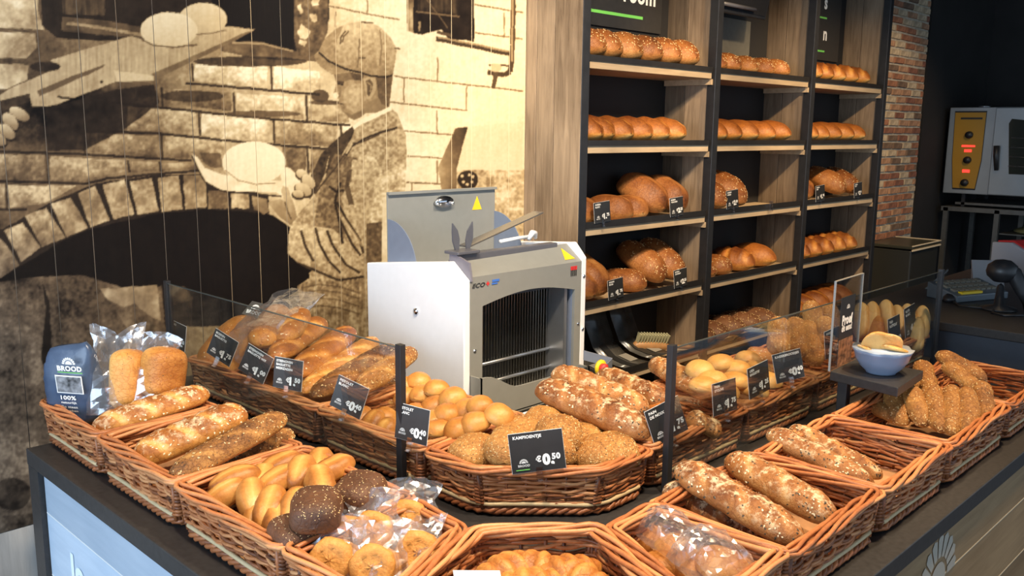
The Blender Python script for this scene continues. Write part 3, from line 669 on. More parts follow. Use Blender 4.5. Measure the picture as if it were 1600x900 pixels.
for k in range(-6, 18):
    x0 = 0.996+k*PITCHX+0.0011; x1 = min(0.996+(k+1)*PITCHX-0.0011, 3.135)
    if x1 <= x0: continue
    xs = np.linspace(x0, x1, nx)
    Xg, Zg = np.meshgrid(xs, zs)
    yf = YW-0.014
    cam3 = np.stack([Xg, np.full_like(Xg, yf), Zg-CZ], -1) @ AX.T
    u = 800+FPX*cam3[..., 0]/cam3[..., 2]; v = 450-FPX*cam3[..., 1]/cam3[..., 2]
    fu = np.clip(u-PX0, 0, PW-1.01); fv = np.clip(v-PY0, 0, PH-1.01)
    iu = fu.astype(int); iv = fv.astype(int); du = (fu-iu)[..., None]; dv = (fv-iv)[..., None]
    c = (RGB[iv, iu]*(1-du)+RGB[iv, iu+1]*du)*(1-dv)+(RGB[iv+1, iu]*(1-du)+RGB[iv+1, iu+1]*du)*dv
    nfront = nx*nz
    co = np.stack([Xg, np.full_like(Xg, yf), Zg], -1).reshape(-1, 3)
    back = np.array([[x0, YW, ZB], [x1, YW, ZB], [x1, YW, ZT], [x0, YW, ZT]])
    co = np.concatenate([co, back])
    ii = np.arange(nfront).reshape(nz, nx)
    quads = np.stack([ii[:-1, :-1], ii[:-1, 1:], ii[1:, 1:], ii[1:, :-1]], -1).reshape(-1, 4)
    B0, B1, B2, B3 = nfront, nfront+1, nfront+2, nfront+3
    fs = np.concatenate([quads, [[ii[0, 0], ii[-1, 0], B3, B0], [ii[0, -1], B1, B2, ii[-1, -1]], [ii[0, 0], B0, B1, ii[0, -1]], [ii[-1, 0], ii[-1, -1], B2, B3]]])
    me = bpy.data.meshes.new('mural_plank')
    me.vertices.add(len(co)); me.vertices.foreach_set('co', co.astype(np.float32).ravel())
    me.loops.add(len(fs)*4); me.loops.foreach_set('vertex_index', fs.astype(np.int32).ravel())
    me.polygons.add(len(fs)); me.polygons.foreach_set('loop_start', np.arange(0, len(fs)*4, 4, dtype=np.int32))
    me.update(calc_edges=True)
    ca = me.color_attributes.new('print', 'FLOAT_COLOR', 'POINT')
    cc = np.ones((len(co), 4), np.float32); cc[:nfront, :3] = c.reshape(-1, 3); cc[nfront:, :3] = 0.7
    ca.data.foreach_set('color', cc.ravel())
    link('mural_plank', me, M_print, wall_back)
# boards below and above the print
for k in range(-6, 18):
    x0 = 0.996+k*PITCHX+0.001; x1 = min(0.996+(k+1)*PITCHX-0.001, 3.135)
    box_obj('wall_board', M_lowwood, x0, x1, YW-0.012, YW, 0.0, ZB-0.003, wall_back)
box_obj('wall_boarding_above', M_blackwall, -3.2, 3.135, YW-0.012, YW, ZT+0.003, 3.05, wall_back)
box_obj('wall_boarding_side', M_lowwood, -3.2, 0.277, YW-0.012, YW, 0.0, ZT, wall_back)

# ------------------------------------------------------------------ brick wall beside the shelving
M_mortar = plain('old_mortar', (0.42, 0.37, 0.29), 0.9, noise=0.3, scale=20, bump=0.4)
M_brick = []
for i, c in enumerate(((0.30, 0.13, 0.07), (0.22, 0.09, 0.055), (0.38, 0.21, 0.12), (0.46, 0.36, 0.24), (0.16, 0.10, 0.065))):
    M_brick.append(plain('weathered_brick_%s' % 'abcde'[i], c, 0.85, noise=0.45, scale=25, bump=0.5))
wall_brick = tag(box_obj('wall_brick', M_mortar, 6.56, 8.11, YW, YW+0.1, 0.0, 3.05), kind='structure')
random.seed(4)
bw, bh = 0.205, 0.062
bmesh_ = {}
def brick_mesh(i, w):
    key = (i, round(w, 3))
    if key not in bmesh_:
        mb = MB(); w2, h2 = w/2, bh/2-0.006
        r = 0.008
        front = [(-w2+r, -h2+r*0.6), (w2-r, -h2+r*0.5), (w2-r*0.8, h2-r*0.7), (-w2+r*1.1, h2-r*0.5)]
        back = [(-w2, -h2), (w2, -h2), (w2, h2), (-w2, h2)]
        vs = [(x, -0.012, z) for x, z in front]+[(x, 0.004, z) for x, z in back]
        mb.add(vs, [(0, 1, 2, 3), (0, 4, 5, 1), (1, 5, 6, 2), (2, 6, 7, 3), (3, 7, 4, 0)])
        me = mb.mesh('brick'); me.materials.append(M_brick[i]); bmesh_[key] = me
    return bmesh_[key]
row = 0; z = 0.78
while z < 2.95:
    x = 7.12+(0.10 if row % 2 else 0.0)
    while x < 8.10:
        w = bw
        if x+w > 8.10: w = 8.10-x
        if w > 0.05:
            o = bpy.data.objects.new('brick', brick_mesh(random.choice((0, 0, 1, 2, 2, 3, 3, 3, 4)), w-0.014)); COL.objects.link(o)
            o.location = (x+w/2, YW+random.uniform(-0.003, 0.003), z+bh/2+random.uniform(-0.002, 0.002)); o.rotation_euler = (0, random.uniform(-0.02, 0.02), 0); o.parent = wall_brick
        x += bw
    z += bh; row += 1
# ================================================================== bread shelving
YP = 2.643                     # front of the shelving
BX = [3.14, 4.235, 5.33, 6.425]
PWD = 0.07
SZ = [1.9645, 1.584, 1.203, 0.825, 0.445]     # top of the wooden shelves
rack = empty('bread_shelving', (BX[0], YP, 0))
rack.location = (0, 0, 0)
tag(rack, 'tall wooden bread shelving with black posts beside the sepia mural', 'shelving')
for bx in BX:
    box_obj('post', M_black, bx, bx+PWD*0.75, YP, YP+0.05, 0.0, 3.0, rack, 0.002)
for i, bx in enumerate(BX):
    pn = empty('side_panel', (0, 0, 0), parent=rack)
    ys = [YP+0.05, YP+0.165, YP+0.275, YW-0.001] if i == 0 else [YP+0.05, YP+0.20, YW-0.001]
    if i == 0: ys[0] = YP+0.002
    for a, c in zip(ys[:-1], ys[1:]):
        box_obj('plank', M_oldwood, bx-0.002 if i == 0 else bx+0.016, bx+0.028 if i == 0 else bx+0.05, a+0.0015, c-0.0015, 0.0, 3.0, pn, 0.002)
M_backpanel = plain('black_back_panel', (0.009, 0.008, 0.008), 0.8)
for i in range(3):
    box_obj('back_panel', M_backpanel, BX[i]+0.05, BX[i+1]+0.02, YW-0.03, YW-0.012, 0.0, 3.0, rack)
for i in range(3):
    x0, x1 = BX[i]+PWD*0.75, BX[i+1]+0.016
    for j, z in enumerate(SZ):
        sh = box_obj('shelf', M_shelfwood, x0+0.002, x1-0.035, YP+0.012, YW-0.03, z-0.036, z, rack, 0.002)
        if j < 2:
            box_obj('baking_tray', M_tray, x0+0.004, x1-0.04, YP+0.006, YW-0.05, z+0.0005, z+0.007, sh)
            box_obj('tray_lip', M_tray, x0+0.004, x1-0.04, YP+0.004, YP+0.008, z-0.002, z+0.024, sh)
        else:
            box_obj('front_rail', M_tray, x0+0.004, x1-0.04, YP+0.004, YP+0.009, z-0.002, z+0.030, sh)
        box_obj('cleat', M_shelfwood, x1-0.03, x1-0.001, YP+0.016, YW-0.04, z-0.066, z-0.037, sh)

# signs at the top of the bays
def flat_panel(name, mat, x0, x1, y, z0, z1, th=0.01):
    o = MB().box(0, x1-x0, 0, th, 0, z1-z0).build(name, mat)
    o.location = (x0, y, z0)
    return o
sg = flat_panel('shelf_sign', M_card, 3.25, 4.165, 2.955, 2.172, 2.95)
tag(sg, 'black sign with white letters and green line above the left shelf bay', 'sign')
text('sign_lettering', 'room', M_chalk, sg, 0.575, 0.140, 0.085, bold=0.03)
text('sign_lettering', 'brood', M_chalk, sg, 0.36, 0.33, 0.085, bold=0.03)
MB().box(0.30, 0.745, -0.0012, 0, 0.060, 0.075).build('green_line', M_green, sg)
sg = flat_panel('shelf_sign', M_card, 5.42, uy(1312, 50, 2.955).x, 2.955, uy(1305, 97, 2.955).z, 2.95)
tag(sg, 'narrow black sign with white letters above the right shelf bay', 'sign')
so = sg.location
for ch, px_, py_ in (('s', 1288, 13), ('n', 1286, 62)):
    q = uy(px_, py_, 2.954); text('sign_lettering', ch, M_chalk, sg, q.x-so.x, q.z-so.z, 0.085, bold=0.03)
for px_, py_ in ((1288, 28), (1284, 80)):
    q = uy(px_, py_, 2.954); MB().box(q.x-so.x-0.3, q.x-so.x+0.04, -0.0012, 0, q.z-so.z-0.006, q.z-so.z+0.006).build('green_line', M_green, sg)
# tilted screen hanging in the middle bay
scr = empty('menu_screen', (4.33, 2.72, 2.29)); scr.rotation_euler = (0.20, 0, 0)
tag(scr, 'black tilted screen hanging at the top of the middle bay', 'screen')
MB().box(0, 0.53, 0, 0.05, 0, 0.50).build('casing', M_black, scr, bevel=0.006)
MB().box(0.02, 0.51, -0.004, 0.0, 0.02, 0.48).build('screen_glass', plain('dark_screen', (0.02, 0.02, 0.022), 0.15), scr)
MB().tube([(0.0, -0.02, 0.045), (0.36, -0.02, 0.045)], 0.011, 8).build('mounting_bar', M_dgrey, scr, True)
pb = flat_panel('shelf_sign', plain('grey_green_board', (0.11, 0.105, 0.085), 0.6, noise=0.1), 4.30, 5.10, 2.952, 1.93, 2.32)
tag(pb, 'plain grey board at the back of the middle bay under the screen', 'board')

# ================================================================== the counter
CT = 0.80
cnt = empty('bakery_counter', (0, 0, 0))
tag(cnt, 'corner bakery counter with black top carrying the wicker baskets', 'counter')
FX, FY = 0.729, 0.628
top = [(FX, 2.52), (FX, 1.02), (1.09, FY), (3.55, FY), (3.55, 1.62), (1.95, 1.62), (1.74, 1.86), (1.74, 2.90), (1.25, 2.90), (1.20, 2.52)]
MB().prism(top, 'z', CT-0.045, CT).build('counter_top', M_black_top, cnt, bevel=0.003)
# carcass in dark
car = [(FX+0.03, 2.49), (FX+0.03, 1.035), (1.10, FY+0.03), (3.53, FY+0.03), (3.53, 1.58), (1.90, 1.58), (1.70, 1.82), (1.70, 2.86), (1.27, 2.86), (1.22, 2.49)]
MB().prism(car, 'z', 0.0, CT-0.045).build('carcass', M_black, cnt)
# front boards, left wing (along Y), one object per board
zs_ = [CT-0.047, 0.637, 0.46, 0.285, 0.11]
for a, c in zip(zs_[:-1], zs_[1:]):
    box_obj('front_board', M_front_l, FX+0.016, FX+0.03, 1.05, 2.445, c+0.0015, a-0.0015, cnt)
    box_obj('front_board', M_front_r, 1.12, 3.53, FY+0.008, FY+0.03, c+0.0015, a-0.0015, cnt)
    mb = MB()
    p0, p1 = Vector((FX+0.022, 1.03, 0)), Vector((1.097, FY+0.02, 0)); d = (p1-p0); nrm = Vector((-d.y, d.x, 0)).normalized()*-0.0
    q = [(FX+0.018, 1.045), (1.112, FY+0.012), (1.118, FY+0.03), (FX+0.03, 1.05)]
    mb.prism(q, 'z', c+0.0015, a-0.0015).build('front_board', M_front_r, cnt)
M_seam = plain('pale_seam', (0.62, 0.52, 0.36), 0.6)
for zc in zs_[1:-1]:
    box_obj('board_seam', M_seam, 1.12, 3.53, FY+0.0075, FY+0.029, zc-0.002, zc+0.002, cnt)
    box_obj('board_seam', M_cardedge, FX+0.0155, FX+0.029, 1.05, 2.445, zc-0.0015, zc+0.0015, cnt)
box_obj('frame_upright', M_black_top, FX+0.002, FX+0.03, 2.447, 2.518, 0.0, CT-0.046, cnt)
# lettering and emblem printed on the fronts
holder = empty('front_print', (FX+0.0155, 0, 0), -PI/2, cnt)
pt = ux(113, 899, FX+0.0155)
text('front_lettering', 'lo', plain('pale_blue_print', (0.80, 0.90, 0.98), 0.5), holder, -pt.y, pt.z-0.014, 0.075, bold=0.05)
holder = empty('front_print', (0, FY+0.0075, 0), 0, cnt)
pt = uy(1458, 884, FY+0.0075)
M_emblem = plain('grey_white_print', (0.42, 0.39, 0.33), 0.5)
sun_logo('emblem', M_emblem, holder, pt.x+0.035, pt.z-0.055, 0.120, ring=0.52, rays=9)

# ================================================================== glass guards
def guard(name, x0, y0, x1, y1, ztop, label):
    g = empty(name, (x0, y0, CT)); tag(g, label, 'glass guard', 'glass guards along the counter')
    d = Vector((x1-x0, y1-y0, 0)); Ln = d.length; g.rotation_euler = (0, 0, math.atan2(d.y, d.x))
    MB().box(-0.010, 0.010, -0.008, 0.008, 0, ztop-CT+0.01).build('post', M_black, g, bevel=0.001)
    MB().box(Ln-0.010, Ln+0.010, -0.008, 0.008, 0, ztop-CT+0.01).build('post', M_black, g, bevel=0.001)
    MB().box(0.010, Ln-0.010, -0.003, 0.003, 0.03, ztop-CT).build('pane', M_glass, g)
    MB().box(0.010, Ln-0.010, -0.0032, 0.0032, ztop-CT, ztop-CT+0.002).build('pane_edge', M_glassedge, g)
    return g
guard('glass_guard', 1.272, 1.603, 1.272, 2.81, 1.147, 'clear glass guard with black posts in front of the left back baskets')
guard('glass_guard', 1.713, 1.150, 3.44, 1.150, 1.153, 'clear glass guard with black posts in front of the right back baskets')

# ================================================================== bread slicer
XS, YS = 1.93, 2.10            # left side, front
WS = 0.615
sl = empty('bread_slicer', (XS, YS, 0)); tag(sl, 'white and grey bread slicing machine standing before the mural', 'slicer')
def lx(p): return p.x-XS, p.y-YS, p.z
# side panels: profile in (depth, height)
prof = [(0.0, 0.0), (0.0, 1.168), (0.075, 1.224), (0.52, 1.172), (0.52, 0.0)]
MB().prism(prof, 'x', 0.0, 0.028).build('side_panel', M_white, sl, bevel=0.004)
prof_r = [(0.0, 0.0), (0.0, 1.19), (0.05, 1.243), (0.52, 1.205), (0.52, 0.0)]
MB().prism(prof_r, 'x', WS-0.028, WS).build('side_panel', M_white, sl, bevel=0.004)
fx0, fx1 = 0.028, WS-0.028
# front fascia with the arched mouth
z_lo, z_hi = 0.86, 1.178
ox0, ox1 = fx0+0.055, fx1-0.035
def arch_z(x):
    t = (x-ox0)/(ox1-ox0)
    return 1.076+0.030*math.sin(PI*t)
mb = MB()
n = 16
xsr = [ox0+(ox1-ox0)*k/n for k in range(n+1)]
for a, c in zip(xsr[:-1], xsr[1:]):
    mb.add([(a, 0, arch_z(a)), (c, 0, arch_z(c)), (c, 0, z_hi), (a, 0, z_hi), (a, 0.012, arch_z(a)), (c, 0.012, arch_z(c)), (c, 0.012, z_hi), (a, 0.012, z_hi)],
           [(0, 1, 2, 3), (7, 6, 5, 4), (0, 4, 5, 1), (3, 2, 6, 7)])
mb.box(fx0, ox0, 0, 0.012, 0.60, z_hi).box(ox1, fx1, 0, 0.012, 0.60, z_hi)
mb.add([(fx0, 0, z_hi), (fx1, 0, z_hi), (fx1, 0.075, 1.236), (fx0, 0.075, 1.226), (fx0, 0.012, z_hi), (fx1, 0.012, z_hi), (fx1, 0.085, 1.226), (fx0, 0.085, 1.216)],
       [(0, 1, 2, 3), (7, 6, 5, 4), (0, 3, 7, 4), (1, 5, 6, 2)])
mb.build('front_cover', M_grey, sl)
MB().box(fx0, fx1, 0.085, 0.11, 1.17, 1.225).box(fx0+0.01, fx1-0.06, 0.066, 0.105, 1.215, 1.245).build('hold_down_cover', M_dgrey, sl, bevel=0.004)
MB().box(fx0, fx1, 0.11, 0.50, 1.10, 1.15).build('bed_plate', M_steel, sl)
MB().box(fx0, fx1, 0.33, 0.34, 0.60, 1.10).build('rear_plate', M_darkin, sl)
MB().box(fx0, fx1, 0.012, 0.50, 0.0, 0.60).build('base_cabinet', M_white, sl)
MB().box(ox1, ox1+0.004, 0.012, 0.33, 0.66, 1.12).build('mouth_wall', M_bluegrey, sl)
MB().box(ox0-0.004, ox0, 0.012, 0.33, 0.66, 1.09).build('mouth_wall', M_bluegrey, sl)
for k in range(30):
    xk = ox0+0.012+k*(ox1-ox0-0.055)/29
    MB().box(xk-0.0012, xk+0.0012, 0.10, 0.112, 0.70, 1.10).build('blade', M_blade, sl)
MB().tube([(ox0, 0.09, 0.845), (ox1-0.03, 0.09, 0.845)], 0.006, 6).build('blade_bar', M_steel, sl, True)
MB().tube([(ox0, 0.09, 0.775), (ox1-0.03, 0.09, 0.775)], 0.006, 6).build('blade_bar', M_steel, sl, True)
MB().box(ox0, ox1-0.03, 0.086, 0.125, 1.075, 1.09).build('blade_frame', M_dgrey, sl)
MB().box(ox1-0.035, ox1-0.02, 0.02, 0.14, 0.70, 1.10).build('blade_frame', M_steel, sl)
# crumb tray with dipped front edge
mb = MB(); xsr = [fx0+(fx1-fx0)*k/20 for k in range(21)]
def lip_z(x):
    t = (x-fx0)/(fx1-fx0); u = min(1, max(0, (t-0.05)/0.28)); return 0.848-0.060*u*u*(3-2*u)
for a, c in zip(xsr[:-1], xsr[1:]):
    mb.add([(a, -0.05, 0.702), (c, -0.05, 0.702), (c, -0.05, lip_z(c)), (a, -0.05, lip_z(a)), (a, -0.042, 0.702), (c, -0.042, 0.702), (c, -0.042, lip_z(c)), (a, -0.042, lip_z(a))],
           [(0, 1, 2, 3), (7, 6, 5, 4), (3, 2, 6, 7), (0, 4, 5, 1)])
mb.box(fx0, fx0+0.008, -0.05, 0.02, 0.702, 0.848).box(fx1-0.008, fx1, -0.05, 0.02, 0.702, 0.788).box(fx0, fx1, -0.05, 0.10, 0.698, 0.706)
mb.build('crumb_tray', M_grey, sl)
MB().box(fx0, fx1, -0.052, 0.0, 0.690, 0.698).build('black_strip', M_ink, sl)  # thin black strip between crumb tray and lower frame
MB().box(0.0, WS, -0.055, 0.0, 0.60, 0.690).build('lower_frame', M_white, sl, bevel=0.004)
# end cap, fins, clear bar, lever
MB().prism([(-0.006, 1.165), (0.005, 1.225), (0.10, 1.255), (0.10, 1.19), (0.03, 1.155)], 'x', 0.026, 0.034).build('end_cap', plain('purple_grey', (0.17, 0.16, 0.19), 0.4), sl)
MB().box(0.02, 0.12, 0.05, 0.12, 1.245, 1.256).build('hinge_plate', M_dgrey, sl, bevel=0.003)
for q, s in ((0.062, -1), (0.112, 1)):
    pr = [(-0.008, 1.236), (0.008, 1.236), (0.016, 1.27), (0.012, 1.30), (0.0+0.006*s, 1.325), (-0.012, 1.295), (-0.015, 1.265)]
    MB().prism([(q+u+0.014*s*(z-1.236)/0.09, z+0.02) for u, z in pr], 'y', 0.10, 0.106).build('fin', M_dgrey, sl)
mb = MB(); p0 = Vector((0.115, 0.10, 1.258)); p1 = Vector((0.55, 0.16, 1.345)); w = Vector((0.0, 0.05, 0.0)); hgt = Vector((0, 0, 0.005))
mb.add([p0, p1, p1+w, p0+w, p0+hgt, p1+hgt, p1+w+hgt, p0+w+hgt], [(0, 1, 2, 3), (7, 6, 5, 4), (0, 4, 5, 1), (2, 6, 7, 3), (1, 5, 6, 2), (0, 3, 7, 4)])
mb.build('clear_flap', plain('smoky_plastic', (0.12, 0.11, 0.10), 0.15), sl)
MB().tube([(0.30, 0.14, 1.26), (0.42, 0.16, 1.262), (0.50, 0.18, 1.26)], 0.007, 8).tube([(0.48, 0.17, 1.25), (0.50, 0.17, 1.275), (0.525, 0.18, 1.27), (0.54, 0.19, 1.25)], [0.008, 0.011, 0.011, 0.007], 8).build('lever', M_white, sl, True)
# raised lid
ld = empty('lid', (0, 0, 0), parent=sl)
YL = 0.43
MB().box(0.028, 0.56, YL, YL+0.006, 1.14, 1.425).box(0.028, 0.56, YL-0.012, YL+0.006, 1.42, 1.430).build('lid_plate', M_grey, ld, bevel=0.001)
for xq in (0.028, 0.556):
    R = 0.185
    poly = [(YL, 1.15)]+[(YL-R*math.sin(t)*0.86, 1.15+R*math.cos(t)) for t in np.linspace(0, PI/2, 14)]
    MB().prism(poly, 'x', xq, xq+0.004).build('lid_cheek', M_bluegrey, ld)
hp = Vector((0.285, YL, 1.385))
mb = MB().lathe([(0.0001, -0.018), (0.042, -0.016), (0.045, -0.008), (0.03, 0.0)], 20, (0, 0, 0), 'y')
hm = mb.build('lid_handle', M_chrome, ld, True); hm.location = hp; hm.scale = (1, 1, 0.5)
for dx in (-0.036, 0.036):
    MB().lathe([(0.0001, -0.024), (0.008, -0.02), (0.008, 0.0)], 10, (hp.x+dx, hp.y, hp.z-0.006), 'y').build('handle_screw', M_chrome, ld, True)
def triangle(parent, x, y, z, s, tilt=0.0):
    t = MB().prism([(-s/2, 0), (s/2, 0), (0, s*1.05)], 'y', -0.0015, 0).build('warning_sticker', M_yellow, parent)
    t.location = (x, y, z); t.rotation_euler = (tilt, 0, 0)
triangle(ld, 0.462, YL, 1.345, 0.05)
triangle(sl, 0.535, 0.012, 1.188, 0.055, -0.90)
pr = empty('badge', (0, -0.001, 0), parent=sl)
text('badge_lettering', 'ECO', M_ink, pr, fx0+0.006, 1.142, 0.014, bold=0.02, shear=0.3, width=0.058)
text('badge_lettering', '+', M_red, pr, fx0+0.070, 1.142, 0.016, bold=0.07)
MB().box(fx0+0.098, fx0+0.130, -0.0012, 0, 1.152, 1.160).box(fx0+0.096, fx0+0.122, -0.0012, 0, 1.144, 1.149).build('badge_print', M_blue, pr)
mb = MB(); mk = MB()
for k in range(4):
    mb.box(fx1-0.062+k*0.009, fx1-0.055+k*0.009, -0.0012, 0, 1.150, 1.164)
    mk.box(fx1-0.061+k*0.009, fx1-0.057+k*0.009, -0.0012, 0, 1.128, 1.150)
mb.build('badge_print', M_red, pr); mk.build('badge_print', M_ink, pr)
for (x, y, z) in ((-0.003, 0.24, 1.035),):
    MB().lathe([(0.0001, -0.006), (0.011, -0.004), (0.012, 0.004)], 14, (x, y, z), 'x').build('side_screw', M_chrome, sl, True)
for (x, z) in ((fx0+0.02, 0.93), (fx1-0.012, 0.945), (fx1+0.014, 1.12), (fx1+0.014, 0.92)):
    MB().lathe([(0.0001, -0.004), (0.006, -0.003), (0.007, 0.002)], 10, (x, 0, z), 'y').build('screw', M_chrome, sl, True)
# bag tray bracket and stop button
a = uy(912, 548, 2.03); c = uy(957, 560, 1.98); d = uy(940, 578, 1.92)
mb = MB(); P = [Vector(lx(v)) for v in (a, c, d)]
Hb = Vector((0, 0, 0.035)); mb.add(P+[q-Hb for q in P]+[q+Vector((0.006, 0.006, 0)) for q in P]+[q+Vector((0.006, 0.006, 0))-Hb for q in P], [(0, 1, 4, 3), (1, 2, 5, 4), (6, 9, 10, 7), (7, 10, 11, 8), (0, 6, 7, 1), (1, 7, 8, 2), (3, 4, 10, 9), (4, 5, 11, 10), (0, 3, 9, 6), (2, 8, 11, 5)])
mb.build('bag_tray_bracket', M_bluegrey, sl)
e = uy(937, 574, 1.90); ex, ey, ez = lx(e)
eb = MB().lathe([(0.028, 0.0), (0.028, -0.008), (0.0001, -0.010)], 18, (ex, ey, ez), 'y').build('stop_button', M_yellow, sl, True)
MB().lathe([(0.016, -0.008), (0.017, -0.026), (0.0001, -0.030)], 16, (ex, ey, ez), 'y').build('button_head', M_red, eb, True)
pass

# ================================================================== back kitchen: oven on its stand, bin, register counter
XO = 8.6
YO = 2.93; OW = 0.92; OZ0, OZ1 = 1.13, 1.89
ov = empty('combi_oven', (XO, YO, OZ0)); tag(ov, 'stainless steel oven with yellow control panel against the black wall', 'oven')
def kb(x0, x1, y0, y1, z0, z1): return MB().box(x0, x1, -y1, -y0, z0, z1)     # y measured from the wall towards the room
M_ovsteel = plain('oven_steel', (0.36, 0.40, 0.43), 0.4, 0.55, noise=0.06, scale=8)
kb(0, 0.8, 0, OW, 0, OZ1-OZ0).build('body', M_ovsteel, ov, bevel=0.006)
dr = kb(-0.025, 0, 0.385, OW, 0.005, OZ1-OZ0-0.005).build('door', M_ovsteel, ov, bevel=0.006)
wp = [(-0.54, 0.19), (-0.88, 0.19), (-0.88, 0.62), (-0.52, 0.66), (-0.50, 0.62)]
MB().prism(wp, 'x', -0.029, -0.0255).build('door_window', plain('oven_glass', (0.03, 0.035, 0.03), 0.08), dr)
for z in (0.26, 0.34, 0.42, 0.50):
    MB().tube([(-0.031, -0.53, z), (-0.031, -0.87, z-0.01)], 0.004, 6).build('rack_rail', M_steel, dr, True)
MB().tube([(-0.05, -0.445, 0.22), (-0.06, -0.435, 0.34), (-0.055, -0.43, 0.43)], [0.018, 0.024, 0.026], 10).build('door_handle', M_black, dr, True)
cp = [(-0.05, 0.715), (-0.305, 0.715), (-0.30, 0.30), (-0.27, 0.05), (-0.085, 0.05), (-0.06, 0.30)]
MB().prism([(y*1.04+0.007, (z-0.38)*1.04+0.38) for y, z in cp], 'x', -0.004, 0).build('panel_frame', M_black, ov)
pnl = MB().prism(cp, 'x', -0.008, -0.004).build('control_panel', plain('ochre_panel', (0.42, 0.22, 0.02), 0.4), ov)
for z, y in ((0.52, -0.185), (0.30, -0.19), (0.10, -0.185)):
    MB().lathe([(0.033, 0.0), (0.030, -0.03), (0.0001, -0.034)], 16, (-0.008, y, z), 'x').build('knob', M_black, pnl, True)
for z0, z1, y0, y1 in ((0.415, 0.43, -0.24, -0.13), (0.37, 0.393, -0.215, -0.155), (0.19, 0.215, -0.215, -0.155)):
    MB().box(-0.0105, -0.008, y0, y1, z0, z1).build('display', M_redled, pnl)
MB().box(-0.0095, -0.008, -0.28, -0.10, 0.655, 0.672).build('panel_print', M_ink, pnl)
MB().lathe([(0.05, 0), (0.05, 0.015), (0.0001, 0.02)], 16, (0.15, -0.24, OZ1-OZ0)).build('vent_cap', M_steel, ov, True)
MB().tube([(0.4, -0.55, OZ1-OZ0), (0.4, -0.55, OZ1-OZ0+0.14)], 0.05, 12).build('vent_pipe', M_dgrey, ov, True)
st = empty('oven_stand', (XO, YO, 0)); tag(st, 'dark steel frame stand under the oven', 'stand')
M_standsteel = plain('dull_stand_steel', (0.16, 0.16, 0.15), 0.45, 0.6, noise=0.1)
for y in (0.02, 0.45, 0.88):
    for x in (0.0, 0.74):
        kb(x, x+0.04, y, y+0.04, 0, 1.0).build('leg', M_standsteel, st)
kb(0, 0.78, 0.0, 0.92, 0.97, 1.01).build('top_frame', M_standsteel, st)
kb(0.05, 0.75, 0.1, 0.85, 1.03, 1.05).build('drip_tray', M_standsteel, st)
for y in (0.15, 0.8):
    for x in (0.05, 0.7): kb(x, x+0.03, y, y+0.03, 1.01, 1.13).build('oven_foot', M_black, st)
kb(0.02, 0.74, 0.50, 0.86, 0.79, 0.80).build('shelf', M_standsteel, st)
bt = MB()
rows_ = [(0.30, 0.0), (0.33, 0.012), (0.33, 0.02), (0.20, 0.05), (0.0001, 0.06)]
bo = bt.lathe(rows_, 20, (0, 0, 0)).build('bread_tray', plain('yellowish_cover', (0.28, 0.27, 0.12), 0.6), None, True)
bo.location = (XO+0.35, YO-0.70, 0.801); bo.scale = (0.8, 0.5, 0.9); tag(bo, 'low yellowish covered tray on the oven stand shelf', 'tray')
bn = empty('waste_bin', (7.13, 2.62, 0)); tag(bn, 'dark square lidded bin in front of the brick wall', 'bin')
MB().box(0.0, 0.58, 0.0, 0.35, 0.0, 0.755).build('body', plain('dark_bin', (0.022, 0.022, 0.019), 0.4), bn, bevel=0.01)
MB().box(-0.01, 0.59, -0.012, 0.355, 0.765, 0.79).build('lid', plain('bin_lid', (0.035, 0.035, 0.025), 0.3), bn, bevel=0.006)
MB().box(-0.014, 0.594, -0.016, -0.008, 0.752, 0.764).box(-0.014, 0.594, -0.016, -0.008, 0.788, 0.796).box(0.588, 0.596, -0.016, 0.357, 0.788, 0.796).box(0.588, 0.596, -0.016, 0.357, 0.752, 0.764).build('lid_rim', M_seam, bn)

XR, RZ = 3.58, 0.942
rc = empty('register_counter', (XR, 0, 0)); tag(rc, 'raised black till counter at the far end of the baskets', 'counter')
MB().box(-0.015, 1.95, 0.55, 1.57, RZ-0.035, RZ).build('counter_top', M_black_top, rc, bevel=0.003)
MB().box(0.0, 0.02, 0.57, 1.27, 0.0, RZ-0.036).build('front_panel', plain('blue_grey_panel', (0.055, 0.065, 0.085), 0.4, noise=0.05), rc)
MB().box(0.0, 0.03, 1.275, 1.55, 0.0, RZ-0.036).box(0.03, 1.9, 0.62, 1.53, 0.0, RZ-0.036).build('carcass', M_black, rc)
# till with keys, scanner, receipt printer
pA = uz(1496, 463, RZ+0.03); pB = uz(1576, 456, RZ+0.03)
kbd = empty('till_keyboard', (pA.x, pA.y, RZ)); d = pB-pA; kbd.rotation_euler = (0, 0, math.atan2(d.y, d.x))
tag(kbd, 'grey till keyboard with a yellow sticker on the black till counter', 'keyboard')
LK = d.length
MB().prism([(0, 0.001), (0, 0.03), (0.16, 0.070), (0.16, 0.001)], 'x', 0, LK).build('casing', plain('till_grey', (0.10, 0.12, 0.14), 0.35), kbd, bevel=0.004)
key = MB().box(-0.012, 0.012, -0.012, 0.012, 0, 0.010).mesh('key'); key.materials.append(plain('key_grey', (0.20, 0.18, 0.14), 0.5))
for i in range(8):
    for j in range(3):
        o = bpy.data.objects.new('key', key); COL.objects.link(o); o.parent = kbd
        yk = 0.05+j*0.04; o.location = (LK*(0.12+0.105*i), yk, 0.03+yk*0.225); o.rotation_euler = (0.22, 0, 0)
MB().box(0.04, 0.16, 0.008, 0.032, 0.033, 0.043).build('sticker', M_yellow, kbd)
ph = empty('barcode_scanner', (0, 0, 0)); tag(ph, 'black hand scanner with round head on a bent stand', 'scanner')
h = uz(1566, 424, RZ+0.16); ph.location = (h.x, h.y, RZ)
MB().lathe([(0.0001, -0.045), (0.03, -0.042), (0.055, -0.02), (0.06, 0.0), (0.055, 0.025), (0.03, 0.045), (0.0001, 0.05)], 20, (0, 0, 0.16)).build('head', M_black, ph, True)
